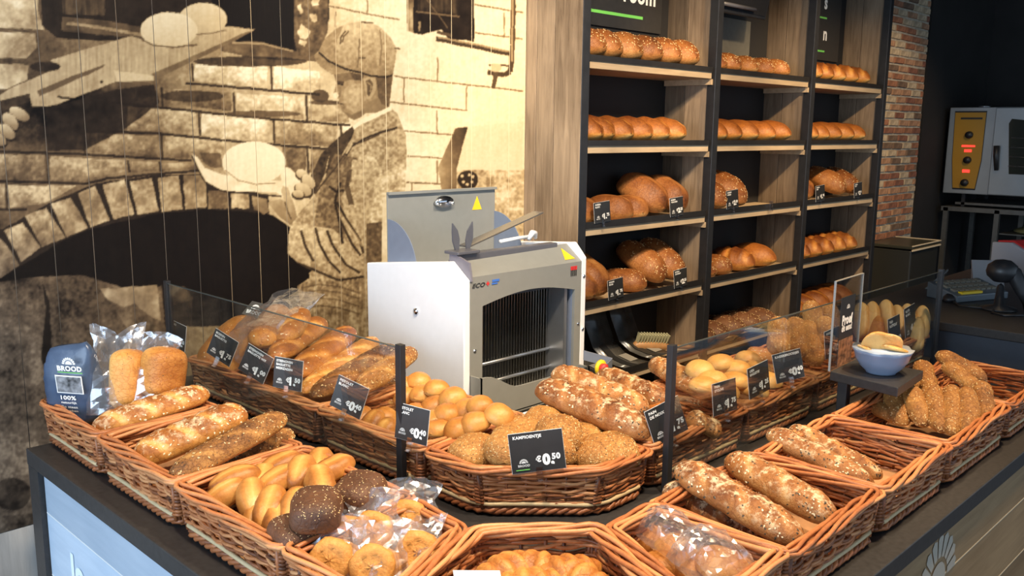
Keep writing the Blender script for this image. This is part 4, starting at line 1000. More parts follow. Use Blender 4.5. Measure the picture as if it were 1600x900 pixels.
e2 = uz(1598, 465, RZ+0.06); r = Vector((e2.x-h.x, e2.y-h.y, 0.0))
MB().tube([(0, 0, 0.18), r*0.5+Vector((0, 0, 0.155)), r+Vector((0, 0, 0.08)), r*1.35+Vector((0, 0, 0.012))], [0.03, 0.032, 0.026, 0.022], 10).build('handle', M_black, ph, True)
MB().lathe([(0.07, 0.0), (0.07, 0.008), (0.02, 0.02), (0.012, 0.10), (0.0001, 0.11)], 18, (0, 0, 0.001)).build('foot', M_black, ph, True)
pp = uz(1575, 425, RZ+0.02); pr_ = empty('receipt_printer', (pp.x+0.12, pp.y+0.02, RZ), -0.5)
tag(pr_, 'white and dark receipt printer with red lid behind the scanner', 'printer')
MB().prism([(-0.11, 0.001), (0.12, 0.001), (0.12, 0.15), (0.0, 0.16), (-0.11, 0.12)], 'x', -0.02, 0.2).build('casing', plain('printer_grey', (0.42, 0.43, 0.46), 0.4), pr_, bevel=0.006)
MB().prism([(-0.09, 0.127), (0.0, 0.161), (0.10, 0.152), (0.10, 0.16), (0.0, 0.17), (-0.09, 0.135)], 'x', 0.0, 0.18).build('lid', M_red, pr_)
ag = uz(1523, 428, RZ+0.06)
cd = empty('card_stand', (ag.x, ag.y, RZ), -0.9); tag(cd, 'small grey leaning plate behind the till keyboard', 'stand')
MB().prism([(0, 0.001), (0.05, 0.12), (0.056, 0.12), (0.03, 0.001)], 'x', 0, 0.14).build('plate', plain('plate_grey', (0.22, 0.22, 0.23), 0.35), cd)
cbl = [uz(x, y, RZ+0.006) for x, y in ((1482, 466), (1500, 478), (1540, 482), (1560, 476), (1550, 488), (1570, 493), (1600, 493))]
tag(MB().tube(cbl, 0.005, 6).build('cable', M_black, None, True), 'black cable lying on the till counter before the keyboard', 'cable')
ms = uz(1488, 466, RZ+0.012)
mo = MB().lathe([(0.0001, 0), (0.05, 0.0), (0.048, 0.018), (0.03, 0.032), (0.0001, 0.036)], 18).build('computer_mouse', M_black, None, True); mo.location = (ms.x, ms.y, RZ+0.001); mo.scale = (1.2, 0.7, 1)
tag(mo, 'small black computer mouse in front of the till keyboard', 'mouse')
# display seen through the end of the guard
dp = ux(1405, 462, 4.35)
ds = empty('customer_display', (4.28, 1.46, RZ), 0.2); ds.scale = (0.62, 0.62, 0.62); tag(ds, 'dark grey customer display at the back of the till counter', 'screen')
MB().prism([(0.0, 0.001), (-0.06, 0.12), (-0.05, 0.13), (0.06, 0.001)], 'x', 0.0, 0.30).build('casing', plain('display_grey', (0.10, 0.12, 0.13), 0.2), ds, bevel=0.004)
# ================================================================== wicker baskets
BH = 0.108
def ring_path(poly, off, rc=0.02, step=0.012):
    """closed path along a convex counter-clockwise polygon grown by off, corners rounded; returns points, outward normals, arc length"""
    n = len(poly); P = [Vector((p[0], p[1])) for p in poly]
    lines = []
    for i in range(n):
        a, b_ = P[i], P[(i+1) % n]; d = (b_-a).normalized(); nr = Vector((d.y, -d.x)); lines.append((a+nr*off, d, nr))
    corners = []
    for i in range(n):
        a, d, nr = lines[i-1]; a2, d2, nr2 = lines[i]
        det = d.x*(-d2.y)+d2.x*d.y
        t = ((a2.x-a.x)*(-d2.y)+d2.x*(a2.y-a.y))/det
        corners.append(a+d*t)
    pts = []; nrm = []
    for i in range(n):
        c0, c1 = corners[i], corners[(i+1) % n]
        d = (c1-c0); Ln = d.length; d.normalize(); nr = Vector((d.y, -d.x))
        s0, s1 = rc, Ln-rc
        k = max(2, int((s1-s0)/step))
        for j in range(k+1):
            pts.append(c0+d*(s0+(s1-s0)*j/k)); nrm.append(nr)
        d2 = (corners[(i+2) % n]-c1).normalized(); nr2 = Vector((d2.y, -d2.x))
        mid = (c1+d*-rc*0.35+d2*rc*0.35); pts.append(mid*1.0); nrm.append((nr+nr2).normalized())
    s = [0.0]
    for i in range(1, len(pts)): s.append(s[-1]+(pts[i]-pts[i-1]).length)
    tot = s[-1]+(pts[0]-pts[-1]).length
    return pts, nrm, s, tot, corners
BK = {}
def basket_meshes(key, poly, seed):
    if key in BK: return BK[key]
    R = random.Random(seed)
    out = {}
    # woven wall
    mb = MB(); rows = 13; stake = 0.045
    for i in range(rows):
        z = 0.030+i*(BH-0.045)/(rows-1)
        fl = 0.012*(z/BH)
        pts, nrm, s, tot, cor = ring_path(poly, fl, 0.018, 0.011)
        ns = 2*round(tot/stake/2); ph = R.random()*PI*0.3
        tone = R.uniform(0.35, 0.9)
        path = []; tn = []
        a1, a2 = R.uniform(0, 6), R.uniform(0, 6)
        for p, nr, q in zip(pts, nrm, s):
            w = math.sin(2*PI*(q/tot)*ns/2+(PI if i % 2 else 0)+ph)*0.0042
            zz = z+0.0036*math.sin(q*23+a1)+0.0020*math.sin(q*67+a2)
            path.append((p.x+nr.x*w, p.y+nr.y*w, zz))
        b0 = len(mb.v)
        mb.tube(path, 0.0042, 5, True, tone)
        for v in range(b0, len(mb.v)):
            q = (v-b0)//5; mb.t[v] = tone+0.18*math.sin(s[q]*17+a2)+0.10*math.sin(s[q]*41+a1)
    # upright stakes
    pts, nrm, s, tot, cor = ring_path(poly, 0.0, 0.018, 0.011)
    ns = 2*round(tot/stake/2); nxt = 0.0
    for p, nr, q in zip(pts, nrm, s):
        if q >= nxt:
            nxt += tot/ns
            mb.tube([(p.x, p.y, 0.01), (p.x+nr.x*0.012, p.y+nr.y*0.012, BH-0.004)], 0.0036, 5, False, R.uniform(0.1, 0.4))
    out['woven_wall'] = mb.mesh('woven_wall', True)
    # corner posts
    out['corner_post'] = []
    for c in cor:
        m2 = MB(); ctr = Vector((sum(p[0] for p in poly)/len(poly), sum(p[1] for p in poly)/len(poly)))
        d = (c-ctr).normalized()
        for k in range(3):
            o = Vector((-d.y, d.x))*(k-1)*0.008
            b_ = c+o-d*0.006; t = c+o+d*0.008
            m2.tube([(b_.x, b_.y, 0.015), (t.x, t.y, BH-0.004)], 0.0052, 6, False, R.uniform(0.15, 0.6))
        for k in range(9):
            z = 0.03+k*(BH-0.045)/8; e = d*(0.002+0.011*z/BH)
            l = Vector((-d.y, d.x))*0.014
            m2.tube([(c.x+e.x-l.x-d.x*0.01, c.y+e.y-l.y-d.y*0.01, z), (c.x+e.x, c.y+e.y, z+0.002), (c.x+e.x+l.x-d.x*0.01, c.y+e.y+l.y-d.y*0.01, z)], 0.004, 5, False, R.uniform(0.15, 0.7))
        out['corner_post'].append(m2.mesh('corner_post', True))
    # rim: bundle of long twisted rods
    mb = MB(); pts, nrm, s, tot, cor = ring_path(poly, 0.010, 0.012, 0.014)
    NR = 6; turns = max(1, round(tot/0.75))
    for k in range(NR):
        path = []
        for p, nr, q in zip(pts, nrm, s):
            an = 2*PI*(k/NR+turns*q/tot)
            e = 0.0135*math.cos(an)+0.002*math.sin(q*37+k*2.1); zz = BH+0.0068*math.sin(an)+0.0022*math.sin(q*29+k*1.7)
            path.append((p.x+nr.x*e, p.y+nr.y*e, zz))
        mb.tube(path, R.uniform(0.0042, 0.0054), 6, True, R.uniform(0.50, 1.0))
    out['rim'] = mb.mesh('rim', True)
    # peeled rod and foot braid
    mb = MB(); pts, nrm, s, tot, cor = ring_path(poly, 0.008, 0.03, 0.03)
    mb.tube([(p.x, p.y, 0.028+0.001*math.sin(q*20)) for p, q in zip(pts, s)], 0.0052, 6, True, 0.5)
    out['peeled_rod'] = mb.mesh('peeled_rod', True)
    mb = MB(); pts, nrm, s, tot, cor = ring_path(poly, 0.004, 0.03, 0.014); turns = round(tot/0.07)
    for k in range(3):
        mb.tube([(p.x+nr.x*0.006*math.cos(2*PI*(k/3+turns*q/tot)), p.y+nr.y*0.006*math.cos(2*PI*(k/3+turns*q/tot)), 0.0125+0.0058*math.sin(2*PI*(k/3+turns*q/tot))) for p, nr, q in zip(pts, nrm, s)], 0.0056, 6, True, R.uniform(0.3, 0.6))
    out['foot_braid'] = mb.mesh('foot_braid', True)
    mb = MB(); mb.prism([(p.x, p.y) for p in ring_path(poly, -0.006, 0.02, 0.05)[0]], 'z', 0.012, 0.018)
    out['bottom'] = mb.mesh('bottom')
    for k, v in out.items():
        for me in (v if isinstance(v, list) else [v]):
            me.materials.append({'peeled_rod': M_peeled, 'bottom': M_paper}.get(k, M_wicker))
    BK[key] = out
    return out
def basket(poly, label, key=None, seed=1):
    """poly in world coordinates, counter-clockwise"""
    x0 = min(p[0] for p in poly); y0 = min(p[1] for p in poly)
    loc = [(p[0]-x0, p[1]-y0) for p in poly]
    key = key or tuple((round(a, 3), round(b_, 3)) for a, b_ in loc)
    ms = basket_meshes(key, loc, seed)
    t = empty('wicker_basket', (x0, y0, CT+0.0005)); tag(t, label, 'basket', 'wicker baskets on the counter')
    for k in ('woven_wall', 'rim', 'peeled_rod', 'foot_braid', 'bottom'):
        o = bpy.data.objects.new(k, ms[k]); COL.objects.link(o); o.parent = t
        if k == 'woven_wall': o['kind'] = 'stuff'
    for me in ms['corner_post']:
        o = bpy.data.objects.new('corner_post', me); COL.objects.link(o); o.parent = t
    return t
def rect(x0, x1, y0, y1): return [(x0, y0), (x1, y0), (x1, y1), (x0, y1)]
g = 0.028     # rims overhang: keep the foot outline a little inside the pitch
def rbask(x0, x1, y0, y1, label, seed): return basket(rect(x0+g/2, x1-g/2, y0+g/2, y1-g/2), label, None, seed)
rbask(0.785, 1.095, 2.165, 2.545, 'wicker basket with bagged loaves and a baguette nearest the mural', 1)
rbask(0.785, 1.095, 1.755, 2.155, 'wicker basket with floury and seeded baguettes on the left front row', 2)
rbask(0.785, 1.095, 1.340, 1.745, 'wicker basket heaped with pale split rolls and dark rolls', 3)
basket([(0.800, 1.075), (1.062, 1.178), (1.075, 1.315), (0.800, 1.315)], 'slanted wicker basket with bagged round biscuits left of the croissants', None, 4)
basket([(0.825, 1.052), (1.122, 0.745), (1.240, 0.992), (1.085, 1.135)], 'tapered wicker basket with croissants at the counter corner', None, 5)
basket([(1.165, 0.705), (1.405, 0.705), (1.405, 0.965), (1.275, 0.965)], 'slanted wicker basket with bagged cakes right of the croissants', None, 6)
rbask(1.415, 1.820, 0.685, 0.985, 'wicker basket with three dark flour-dusted baguettes on the right', 7)
rbask(1.828, 2.218, 0.685, 0.985, 'almost empty wicker basket with two baguettes and its brown floor showing', 8)
rbask(2.226, 2.675, 0.685, 0.985, 'wicker basket packed with sesame sticks beside the tasting stand', 9)
rbask(2.690, 3.095, 0.685, 0.985, 'empty wicker basket at the right edge of the picture', 10)
rbask(1.290, 1.640, 1.985, 2.720, 'long wicker basket of baguettes behind the left glass guard', 11)
rbask(1.290, 1.640, 1.555, 1.975, 'wicker basket of round white rolls behind the left black post', 12)
basket([(1.305, 1.372), (1.495, 1.183), (1.655, 1.183), (1.655, 1.520), (1.305, 1.520)], 'chamfered wicker basket of grainy rolls with the large price card in the middle', None, 13)
rbask(1.690, 2.125, 1.180, 1.500, 'wicker basket of walnut breads behind the right black post', 14)
rbask(2.130, 2.540, 1.180, 1.500, 'wicker basket of yellow round rolls behind the right glass guard', 15)
rbask(2.545, 2.985, 1.180, 1.500, 'wicker basket of bagged upright breads behind the tasting stand', 16)
rbask(2.990, 3.450, 1.180, 1.500, 'wicker basket of pale upright breads next to the till counter', 17)
# ================================================================== breads
def sines(x, y, z, seed, freq):
    r = np.random.RandomState(seed); out = np.zeros_like(x)
    for k in range(5):
        d = r.randn(3); d /= np.linalg.norm(d); f = freq*(0.6+k*0.45)
        out += np.sin(f*(d[0]*x+d[1]*y+d[2]*z)+r.rand()*6.28)/(1+0.5*k)
    return out/2.2
def bread_mesh(name, L, w, h, seed, p=3.0, q=2.0, cuts=0, cut_ang=0.9, cut_w=0.16, cut_deep=0.05, split=False, bend=0.0, lump=0.03, tone=0.5, cut_tone=-0.35, nl=44, nr=20, flat=0.55, bow=0.0, boxy=1.0, ridges=0, spiral=0.0, topdark=0.22):
    """a loaf along X, its underside flattened; tone darkens the top crust and lightens the cuts"""
    u = np.linspace(-1, 1, nl); t = np.sin(u*PI/2)*0.9+u*0.1
    th = np.linspace(0, 2*PI, nr, endpoint=False)
    T, TH = np.meshgrid(t, th, indexing='ij')
    prof = np.power(np.clip(1-np.abs(T)**p, 0, 1), 1/q)
    prof[0, :] = 0.02; prof[-1, :] = 0.02
    cs, sn = np.cos(TH), np.sin(TH)
    cs2 = np.sign(cs)*np.abs(cs)**boxy; sn2 = np.sign(sn)*np.abs(sn)**boxy
    rad = 1+lump*sines(T*L/w*2, cs, sn, seed, 2.2)
    tn = tone+topdark*(sn-0.2)+0.10*sines(T*L/w*2, cs, sn, seed+9, 1.6)
    if cuts:
        k = T*cuts/2+cut_ang*cs*0.5+0.5*(cuts % 2)+0.03*np.sin(TH*3+seed)
        fr = k-np.floor(k)-0.5
        band = np.clip((sn-0.15)/0.3, 0, 1)*np.clip((0.93-np.abs(T))/0.1, 0, 1)
        mk = np.exp(-(fr/cut_w)**4)*band
        rad += -cut_deep*mk+cut_deep*0.9*np.exp(-((np.abs(fr)-cut_w*1.45)/(cut_w*0.5))**2)*band
        tn += cut_tone*mk+0.10*band*(1-mk)
    if split:
        off = (TH-PI/2+0.25*T*spiral)/0.34
        mk = np.exp(-off**4)*np.clip((0.9-np.abs(T))/0.15, 0, 1)
        rad += -cut_deep*mk+cut_deep*np.exp(-((np.abs(off)-1.5)/0.5)**2)
        tn += cut_tone*mk
    if ridges:
        rr = np.abs(np.sin(T*ridges*PI/2+0.9*cs*np.sign(T+1e-6)*0.6))
        rad *= 0.84+0.2*rr; tn += 0.25*(1-rr)-0.1
    X = T*L/2; Y = w/2*prof*cs2*rad; Z = h/2*prof*np.where(sn2 < 0, sn2*flat, sn2)*rad
    Y = Y+bend*((T**2)-0.33)*L; Z = Z+bow*(1-T**2)*L
    co = np.stack([X, Y, Z], -1).reshape(-1, 3)
    co[:, 2] -= co[:, 2].min()
    ii = np.arange(nl*nr).reshape(nl, nr); jj = np.roll(ii, -1, 1)
    quads = np.stack([ii[:-1], jj[:-1], jj[1:], ii[1:]], -1).reshape(-1, 4)
    me = bpy.data.meshes.new(name)
    me.from_pydata(co.tolist(), [], [tuple(f) for f in quads.tolist()]+[tuple(ii[0].tolist()), tuple(ii[-1][::-1].tolist())])
    a = me.attributes.new('tone', 'FLOAT', 'POINT'); a.data.foreach_set('value', tn.astype(np.float32).ravel())
    me.polygons.foreach_set('use_smooth', [True]*len(me.polygons)); me.update()
    me['nl'] = nl; me['nr'] = nr
    return me
def sprinkle(me, mat, n, seed, size=0.004, name='seeds', top=0.1, flat=0.35, patch=0.0):
    """little flakes standing on the upper crust of a loaf mesh"""
    nv = len(me.vertices); co = np.zeros(nv*3, np.float32); me.vertices.foreach_get('co', co); co = co.reshape(-1, 3)
    no = np.zeros(nv*3, np.float32); me.vertices.foreach_get('normal', no); no = no.reshape(-1, 3)
    nr = me['nr']; nl = me['nl']
    r = random.Random(seed); mb = MB(); k = 0; tries = 0
    while k < n and tries < n*12:
        tries += 1
        i = r.randrange(2, nl-3); j = r.randrange(nr)
        a = i*nr+j; b_ = (i+1)*nr+(j+1) % nr; f = r.random(); f2 = r.random()
        c = i*nr+(j+1) % nr
        pos = co[a]*(1-f)*(1-f2)+co[b_]*f+co[c]*(1-f)*f2
        nm = no[a]
        if nm[2] < top: continue
        if patch and math.sin(pos[0]*70+seed)+math.sin(pos[0]*31+pos[1]*60) < patch: continue
        nv_ = Vector(nm.tolist()).normalized(); tx = nv_.orthogonal().normalized(); ty = nv_.cross(tx)
        an = r.random()*6.28; sx = size*r.uniform(0.6, 1.3); sy = size*r.uniform(0.35, 0.7)
        d1 = tx*math.cos(an)+ty*math.sin(an); d2 = nv_.cross(d1)
        p = Vector(pos.tolist())+nv_*0.0002
        mb.add([p-d1*sx, p-d2*sy, p+d1*sx, p+d2*sy, p+nv_*(size*flat)], [(0, 1, 4), (1, 2, 4), (2, 3, 4), (3, 0, 4)]); k += 1
    m2 = mb.mesh(name, False); m2.materials.append(mat)
    return m2
def put(name, me, mat, p0, p1, label, cat, group, roll=0.0, extra=None, lift=0.0):
    """lay a loaf mesh so that its X axis runs from p0 to p1 (its middle at their middle)"""
    if not me.materials: me.materials.append(mat)
    o = bpy.data.objects.new(name, me); COL.objects.link(o)
    d = (p1-p0).normalized(); up = Vector((0, 0, 1)); s = up.cross(d)
    s = s.normalized() if s.length > 1e-3 else Vector((0, 1, 0)); z = d.cross(s)
    if roll:
        qn = Quaternion(d, roll); s = qn @ s; z = qn @ z
    mid = (p0+p1)/2
    o.matrix_world = Matrix(((d.x, s.x, z.x, mid.x), (d.y, s.y, z.y, mid.y), (d.z, s.z, z.z, mid.z+lift), (0, 0, 0, 1)))
    tag(o, label, cat, group)
    for m2 in (extra or []):
        c = bpy.data.objects.new(m2.name.split('.')[0], m2); COL.objects.link(c); c.parent = o
        c['kind'] = 'stuff'
    return o
SEEDN = [100]
def stick(kind, p0, p1, r, label, group, roll=0.0, name='baguette', drop=True, **kw):
    """baguette whose axis runs p0 -> p1 (end to end)"""
    SEEDN[0] += 1; sd = SEEDN[0]
    Ln = (p1-p0).length+r*0.9
    k = dict(L=Ln, w=2*r, h=2*r*0.92, seed=sd, p=5.0, q=2.0, nl=60, nr=22)
    if kind == 'flour':   k.update(cuts=4, cut_ang=1.1, cut_w=0.17, cut_deep=0.07, tone=0.50, cut_tone=-0.42); mat = M_goldflour
    elif kind == 'seeded': k.update(cuts=3, cut_ang=1.3, cut_w=0.11, cut_deep=0.05, tone=0.50, cut_tone=-0.25); mat = M_seedy
    elif kind == 'golden': k.update(cuts=4, cut_ang=1.2, cut_w=0.16, cut_deep=0.06, tone=0.36, cut_tone=-0.30); mat = M_gold
    elif kind == 'walnut': k.update(cuts=3, cut_ang=1.2, cut_w=0.12, cut_deep=0.05, tone=0.42, cut_tone=-0.25, lump=0.08); mat = M_walnut
    elif kind == 'sesame': k.update(cuts=0, tone=0.46, lump=0.10); mat = M_seedy
    elif kind == 'pale':  k.update(split=True, cut_deep=0.05, tone=0.30, cut_tone=-0.25, lump=0.04); mat = M_pale
    elif kind == 'plain': k.update(cuts=0, tone=0.40, lump=0.05); mat = M_gold
    k.update(kw)
    me = bread_mesh(name, **k)
    ex = []
    if kind == 'flour': ex = [sprinkle(me, M_flour, 130, sd, 0.0036, 'flour_flakes', 0.25, 0.15)]
    if kind == 'seeded': ex = [sprinkle(me, M_seed, 110, sd, 0.0034, 'seeds', 0.0), sprinkle(me, M_darkseed, 110, sd+1, 0.0022, 'dark_seeds', 0.0)]
    if kind == 'golden': ex = [sprinkle(me, M_flour, 40, sd, 0.0036, 'flour_flakes', 0.3, 0.15)]
    if kind == 'walnut': ex = [sprinkle(me, M_flour, 60, sd, 0.0036, 'flour_flakes', 0.35, 0.1, 0.1), sprinkle(me, M_darkseed, 60, sd+1, 0.004, 'dark_crumbs', 0.1, 0.2)]
    if kind == 'sesame': ex = [sprinkle(me, M_seed, 90, sd, 0.0028, 'seeds', -0.3)]
    return put(name, me, mat, p0, p1, label, 'bread', group, roll, ex, -r*0.75 if drop else 0)

# ---- left front baskets
G = 'baguettes in the left front baskets'
stick('flour', uz(158, 664, 0.905), uz(318, 612, 0.95), 0.044, 'floury slashed baguette lying below the bagged loaves at the far left', G)
stick('flour', uz(226, 708, 0.90), uz(376, 642, 0.96), 0.050, 'broad floury slashed loaf in the second left front basket', G)
stick('seeded', uz(280, 736, 0.915), uz(440, 650, 0.985), 0.038, 'brown seeded baguette lying over the basket edge, uppermost of its pair', G)
stick('seeded', uz(352, 726, 0.88), uz(452, 676, 0.92), 0.034, 'brown seeded baguette underneath the other seeded one', G)
# ---- left rear basket
G = 'baguettes behind the left glass guard'
stick('golden', ux(345, 558, 1.36), ux(390, 508, 1.52), 0.085, 'wide speckled loaf lying leftmost behind the glass guard', G, name='loaf', cuts=0, tone=0.34)
stick('golden', ux(410, 528, 1.40), ux(436, 486, 1.60), 0.055, 'bagged golden loaf behind the glass guard', G, name='loaf', cuts=0)
stick('golden', ux(446, 522, 1.46), ux(470, 488, 1.64), 0.045, 'golden baguette in clear bag, second from the bagged loaf', G, cuts=2)
stick('golden', ux(432, 552, 1.40), ux(500, 502, 1.70), 0.046, 'golden baguette with blunt end, third behind the glass guard', G)
stick('golden', ux(462, 580, 1.36), ux(546, 516, 1.70), 0.045, 'shiny golden baguette with reddish tip behind the glass guard', G, cuts=3, tone=0.46)
stick('golden', ux(478, 606, 1.35), ux(585, 530, 1.74), 0.036, 'pale floury baguette between the shiny one and the dark seeded one', G, tone=0.22)
stick('seeded', ux(494, 612, 1.35), ux(612, 542, 1.74), 0.038, 'dark poppy and seed covered baguette behind the glass guard', G, tone=0.66)
stick('seeded', ux(566, 602, 1.38), ux(642, 548, 1.70), 0.038, 'rightmost seeded baguette sticking out behind the left black post', G, tone=0.40)
# ---- right front baskets
G = 'baguettes in the right front baskets'
stick('walnut', uz(1068, 730, 0.945), uz(1238, 832, 0.905), 0.044, 'dark flour-dusted baguette in front, leaning over its two neighbours', G, tone=0.40)
stick('walnut', uz(1146, 716, 0.935), uz(1290, 800, 0.905), 0.042, 'flour-dusted golden baguette, right one in the three-baguette basket', G, tone=0.22)
stick('walnut', uz(1048, 762, 0.885), uz(1185, 838, 0.86), 0.038, 'flat dark baguette lowest at the edge of the three-baguette basket', G, tone=0.45)
stick('walnut', uz(1206, 676, 0.925), uz(1352, 752, 0.875), 0.036, 'smooth dark baguette, left of two in the almost empty basket', G, tone=0.42, cuts=0)
stick('walnut', uz(1240, 668, 0.915), uz(1368, 738, 0.872), 0.030, 'floury baguette, right of two in the almost empty basket', G, tone=0.3)
# ---- walnut breads, right rear
G = 'walnut breads behind the right black post'
stick('walnut', uy(850, 604, 1.52), uy(1000, 668, 1.22), 0.052, 'large walnut bread lying foremost behind the right black post', G, tone=0.38)
stick('walnut', uy(874, 580, 1.55), uy(1000, 634, 1.27), 0.046, 'walnut bread lying second behind the right black post', G, tone=0.34)
stick('walnut', uy(944, 586, 1.54), uy(1030, 622, 1.30), 0.044, 'short walnut bread lying third behind the right black post', G, tone=0.44)
stick('golden', uy(972, 596, 1.50), uy(1040, 650, 1.26), 0.040, 'pale topped walnut bread under the pain de noix card', G, tone=0.3)
stick('walnut', uy(1024, 566, 1.55), uy(1106, 612, 1.26), 0.040, 'walnut bread lying against the yellow rolls', G, tone=0.36)
stick('walnut', uz(1078, 652, 0.93), uz(1110, 668, 0.90), 0.035, 'low walnut bread end right of the pain de noix card', G, tone=0.36)
# ---- sesame sticks
G = 'sesame sticks in the right front basket'
SS = [((1366, 634), (1412, 656), .885, .875), ((1395, 606), (1404, 648), .93, .885), ((1424, 604), (1440, 656), .945, .885), ((1440, 566), (1452, 606), .97, .93), ((1454, 600), (1470, 666), .95, .885), ((1487, 604), (1488, 670), .95, .885), ((1511, 606), (1514, 672), .955, .885), ((1533, 596), (1540, 654), .965, .89), ((1478, 570), (1524, 604), .975, .94), ((1468, 552), (1530, 590), .99, .945), ((1412, 590), (1440, 600), .94, .93)]
for i, (a, c, z0, z1) in enumerate(SS):
    stick('sesame', uz(a[0], a[1], z0), uz(c[0], c[1], z1), 0.029 if i != 9 else 0.034, ORD[i]+' sesame stick counted from the left in the basket beside the tasting stand' if i not in (9,) else 'thick sesame stick lying slanted on top of the others', G, name='sesame_stick', p=4.0)
# ---- bagged and pale upright breads, right rear
G = 'upright breads behind the right glass guard'
UP = [((1215, 506), (1216, 552)), ((1238, 504), (1242, 556)), ((1258, 508), (1262, 560)), ((1283, 502), (1288, 556)), ((1268, 524), (1270, 568)), ((1262, 478), (1268, 520)), ((1292, 482), (1296, 530)), ((1306, 500), (1310, 560))]
for i, (a, c) in enumerate(UP):
    Y = 1.30+0.06*(i > 4)+0.02*(i % 3)
    stick('sesame', uy(c[0], c[1], Y), uy(a[0], a[1], Y+0.03), 0.036, ORD[i]+' of the bagged seeded breads standing behind the right glass guard', G, name='bagged_bread', drop=False, p=4, tone=0.36)
UP = [((1338, 476), (1338, 520)), ((1355, 474), (1353, 520)), ((1377, 472), (1378, 520)), ((1362, 496), (1360, 540)), ((1394, 480), (1395, 528)), ((1410, 478), (1409, 532)), ((1433, 480), (1430, 524)), ((1385, 505), (1386, 545)), ((1424, 498), (1422, 540))]
for i, (a, c) in enumerate(UP):
    Y = 1.36-(a[0]-1338)/95*0.16-0.03*(i in (3, 7, 8))
    stick('pale' if i not in (3, 7) else 'plain', uy(c[0], c[1], Y), uy(a[0], a[1], Y+0.04), 0.036, ORD[i]+' of the pale pointed breads standing by the till counter', G, name='pointed_bread', drop=False, p=3.0, tone=0.25 if i not in (3, 7) else 0.55, roll=2.2)

# ---- rolls
def heap_labels(pts, what, where):
    ys = sorted(p[1] for p in pts); a, c = ys[len(ys)//3], ys[2*len(ys)//3]
    rows_ = {0: [], 1: [], 2: []}
    for i, p in enumerate(pts): rows_[0 if p[1] < a else 1 if p[1] < c else 2].append((p[0], i))
    out = [None]*len(pts)
    for r_, lst in rows_.items():
        for k, (x, i) in enumerate(sorted(lst)):
            out[i] = '%s, %s from left in the %s row %s' % (what, ORD[k], ['back', 'middle', 'front'][r_], where)
    return out
def variants(name, n, base, mat, ex=None, **kw):
    out = []
    for i in range(n):
        k = dict(seed=base+i*7, nl=26, nr=20); k.update(kw)
        me = bread_mesh(name, **k); me.materials.append(mat)
        out.append((me, [f(me, base+i) for f in (ex or [])]))
    return out
def roll_at(vs, i, name, pos, yaw, tilt, label, group, sc=1.0, cat='bread roll'):
    me, ex = vs[i % len(vs)]
    d = Vector((math.cos(yaw)*math.cos(tilt), math.sin(yaw)*math.cos(tilt), math.sin(tilt)))
    o = put(name, me, None, pos-d*0.01, pos+d*0.01, label, cat, group, 0.0, ex)
    o.scale = (sc, sc, sc)
    return o
V_pist = variants('roll', 4, 300, M_pale, L=0.078, w=0.074, h=0.066, p=2.2, lump=0.07, tone=0.50)
V_long = variants('roll', 4, 340, M_pale, L=0.115, w=0.066, h=0.062, p=2.4, split=True, cut_deep=0.13, cut_tone=-0.48, lump=0.06, tone=0.66)
V_dark = variants('dark_roll', 3, 380, M_dark, [lambda me, s: sprinkle(me, M_seed, 130, s, 0.0018, 'seeds', 0.3)], L=0.112, w=0.096, h=0.078, p=4.5, boxy=0.72, lump=0.03, tone=0.45)
V_kais = variants('roll', 3, 420, M_pale, L=0.088, w=0.084, h=0.062, p=2.2, lump=0.02, tone=0.22)
V_kamp = variants('grainy_roll', 4, 460, M_seedy, [lambda me, s: sprinkle(me, M_seed, 190, s, 0.0024, 'seeds', -0.2), lambda me, s: sprinkle(me, M_darkseed, 70, s+3, 0.002, 'dark_seeds', -0.2)], L=0.128, w=0.11, h=0.095, p=3.2, boxy=0.85, lump=0.08, tone=0.30)
R = random.Random(12)
PIST = [(655, 592), (682, 602), (635, 598), (660, 612), (710, 616), (732, 632), (750, 628), (777, 642), (700, 642), (720, 662), (746, 654), (680, 652), (684, 668), (680, 628), (634, 614), (607, 620), (578, 622), (650, 640), (602, 646), (655, 668)]
LB = heap_labels(PIST, 'round white roll', 'before the slicer')
for i, (x, y) in enumerate(PIST):
    back = max(0, min(1, (672-y)/80))
    X = 1.39+0.22*back+0.02*R.random()
    p = ux(x, y, X)
    roll_at(V_pist, i, 'roll', p-Vector((0, 0, 0.033)), R.uniform(0, 6), R.uniform(-0.3, 0.3), LB[i], 'round white rolls in the heap before the slicer')
for i, (x, y) in enumerate([(566, 650), (585, 655), (605, 668), (548, 636)]):
    p = ux(x, y, 1.36)
    roll_at(V_long, i, 'roll', p-Vector((0, 0, 0.035)), 0.2, 0.9, ORD[i]+' oval roll from the pistolet card, against the basket front', 'oval rolls behind the left black post')
# filling rolls below the visible heap
PALE = [(356, 766), (394, 768), (412, 742), (440, 720), (470, 728), (500, 716), (522, 726), (500, 744), (470, 758), (438, 742), (424, 780), (434, 808), (370, 742), (462, 784), (405, 792)]
LB = heap_labels(PALE, 'pale split roll', 'beside the dark rolls')
for i, (x, y) in enumerate(PALE):
    z = 0.905+0.012*math.sin(i*2.1)+(0.015 if y < 750 else 0)
    p = uz(x, y, z)
    roll_at(V_long, i, 'roll', p-Vector((0, 0, 0.032)), R.uniform(0.6, 1.3) if i % 3 else R.uniform(-0.3, 0.4), 0.55 if y > 755 else 0.25, LB[i], 'pale split rolls in the left front basket')
DK = [(562, 762, .955, 'big dark square roll on top, nearest the back'), (494, 788, .965, 'big dark square roll on top in the middle of the basket'), (456, 824, .925, 'small dark roll against the basket front'), (540, 798, .91, 'dark roll half hidden under the two big ones'), (598, 790, .90, 'dark roll at the right edge behind the biscuit bags')]
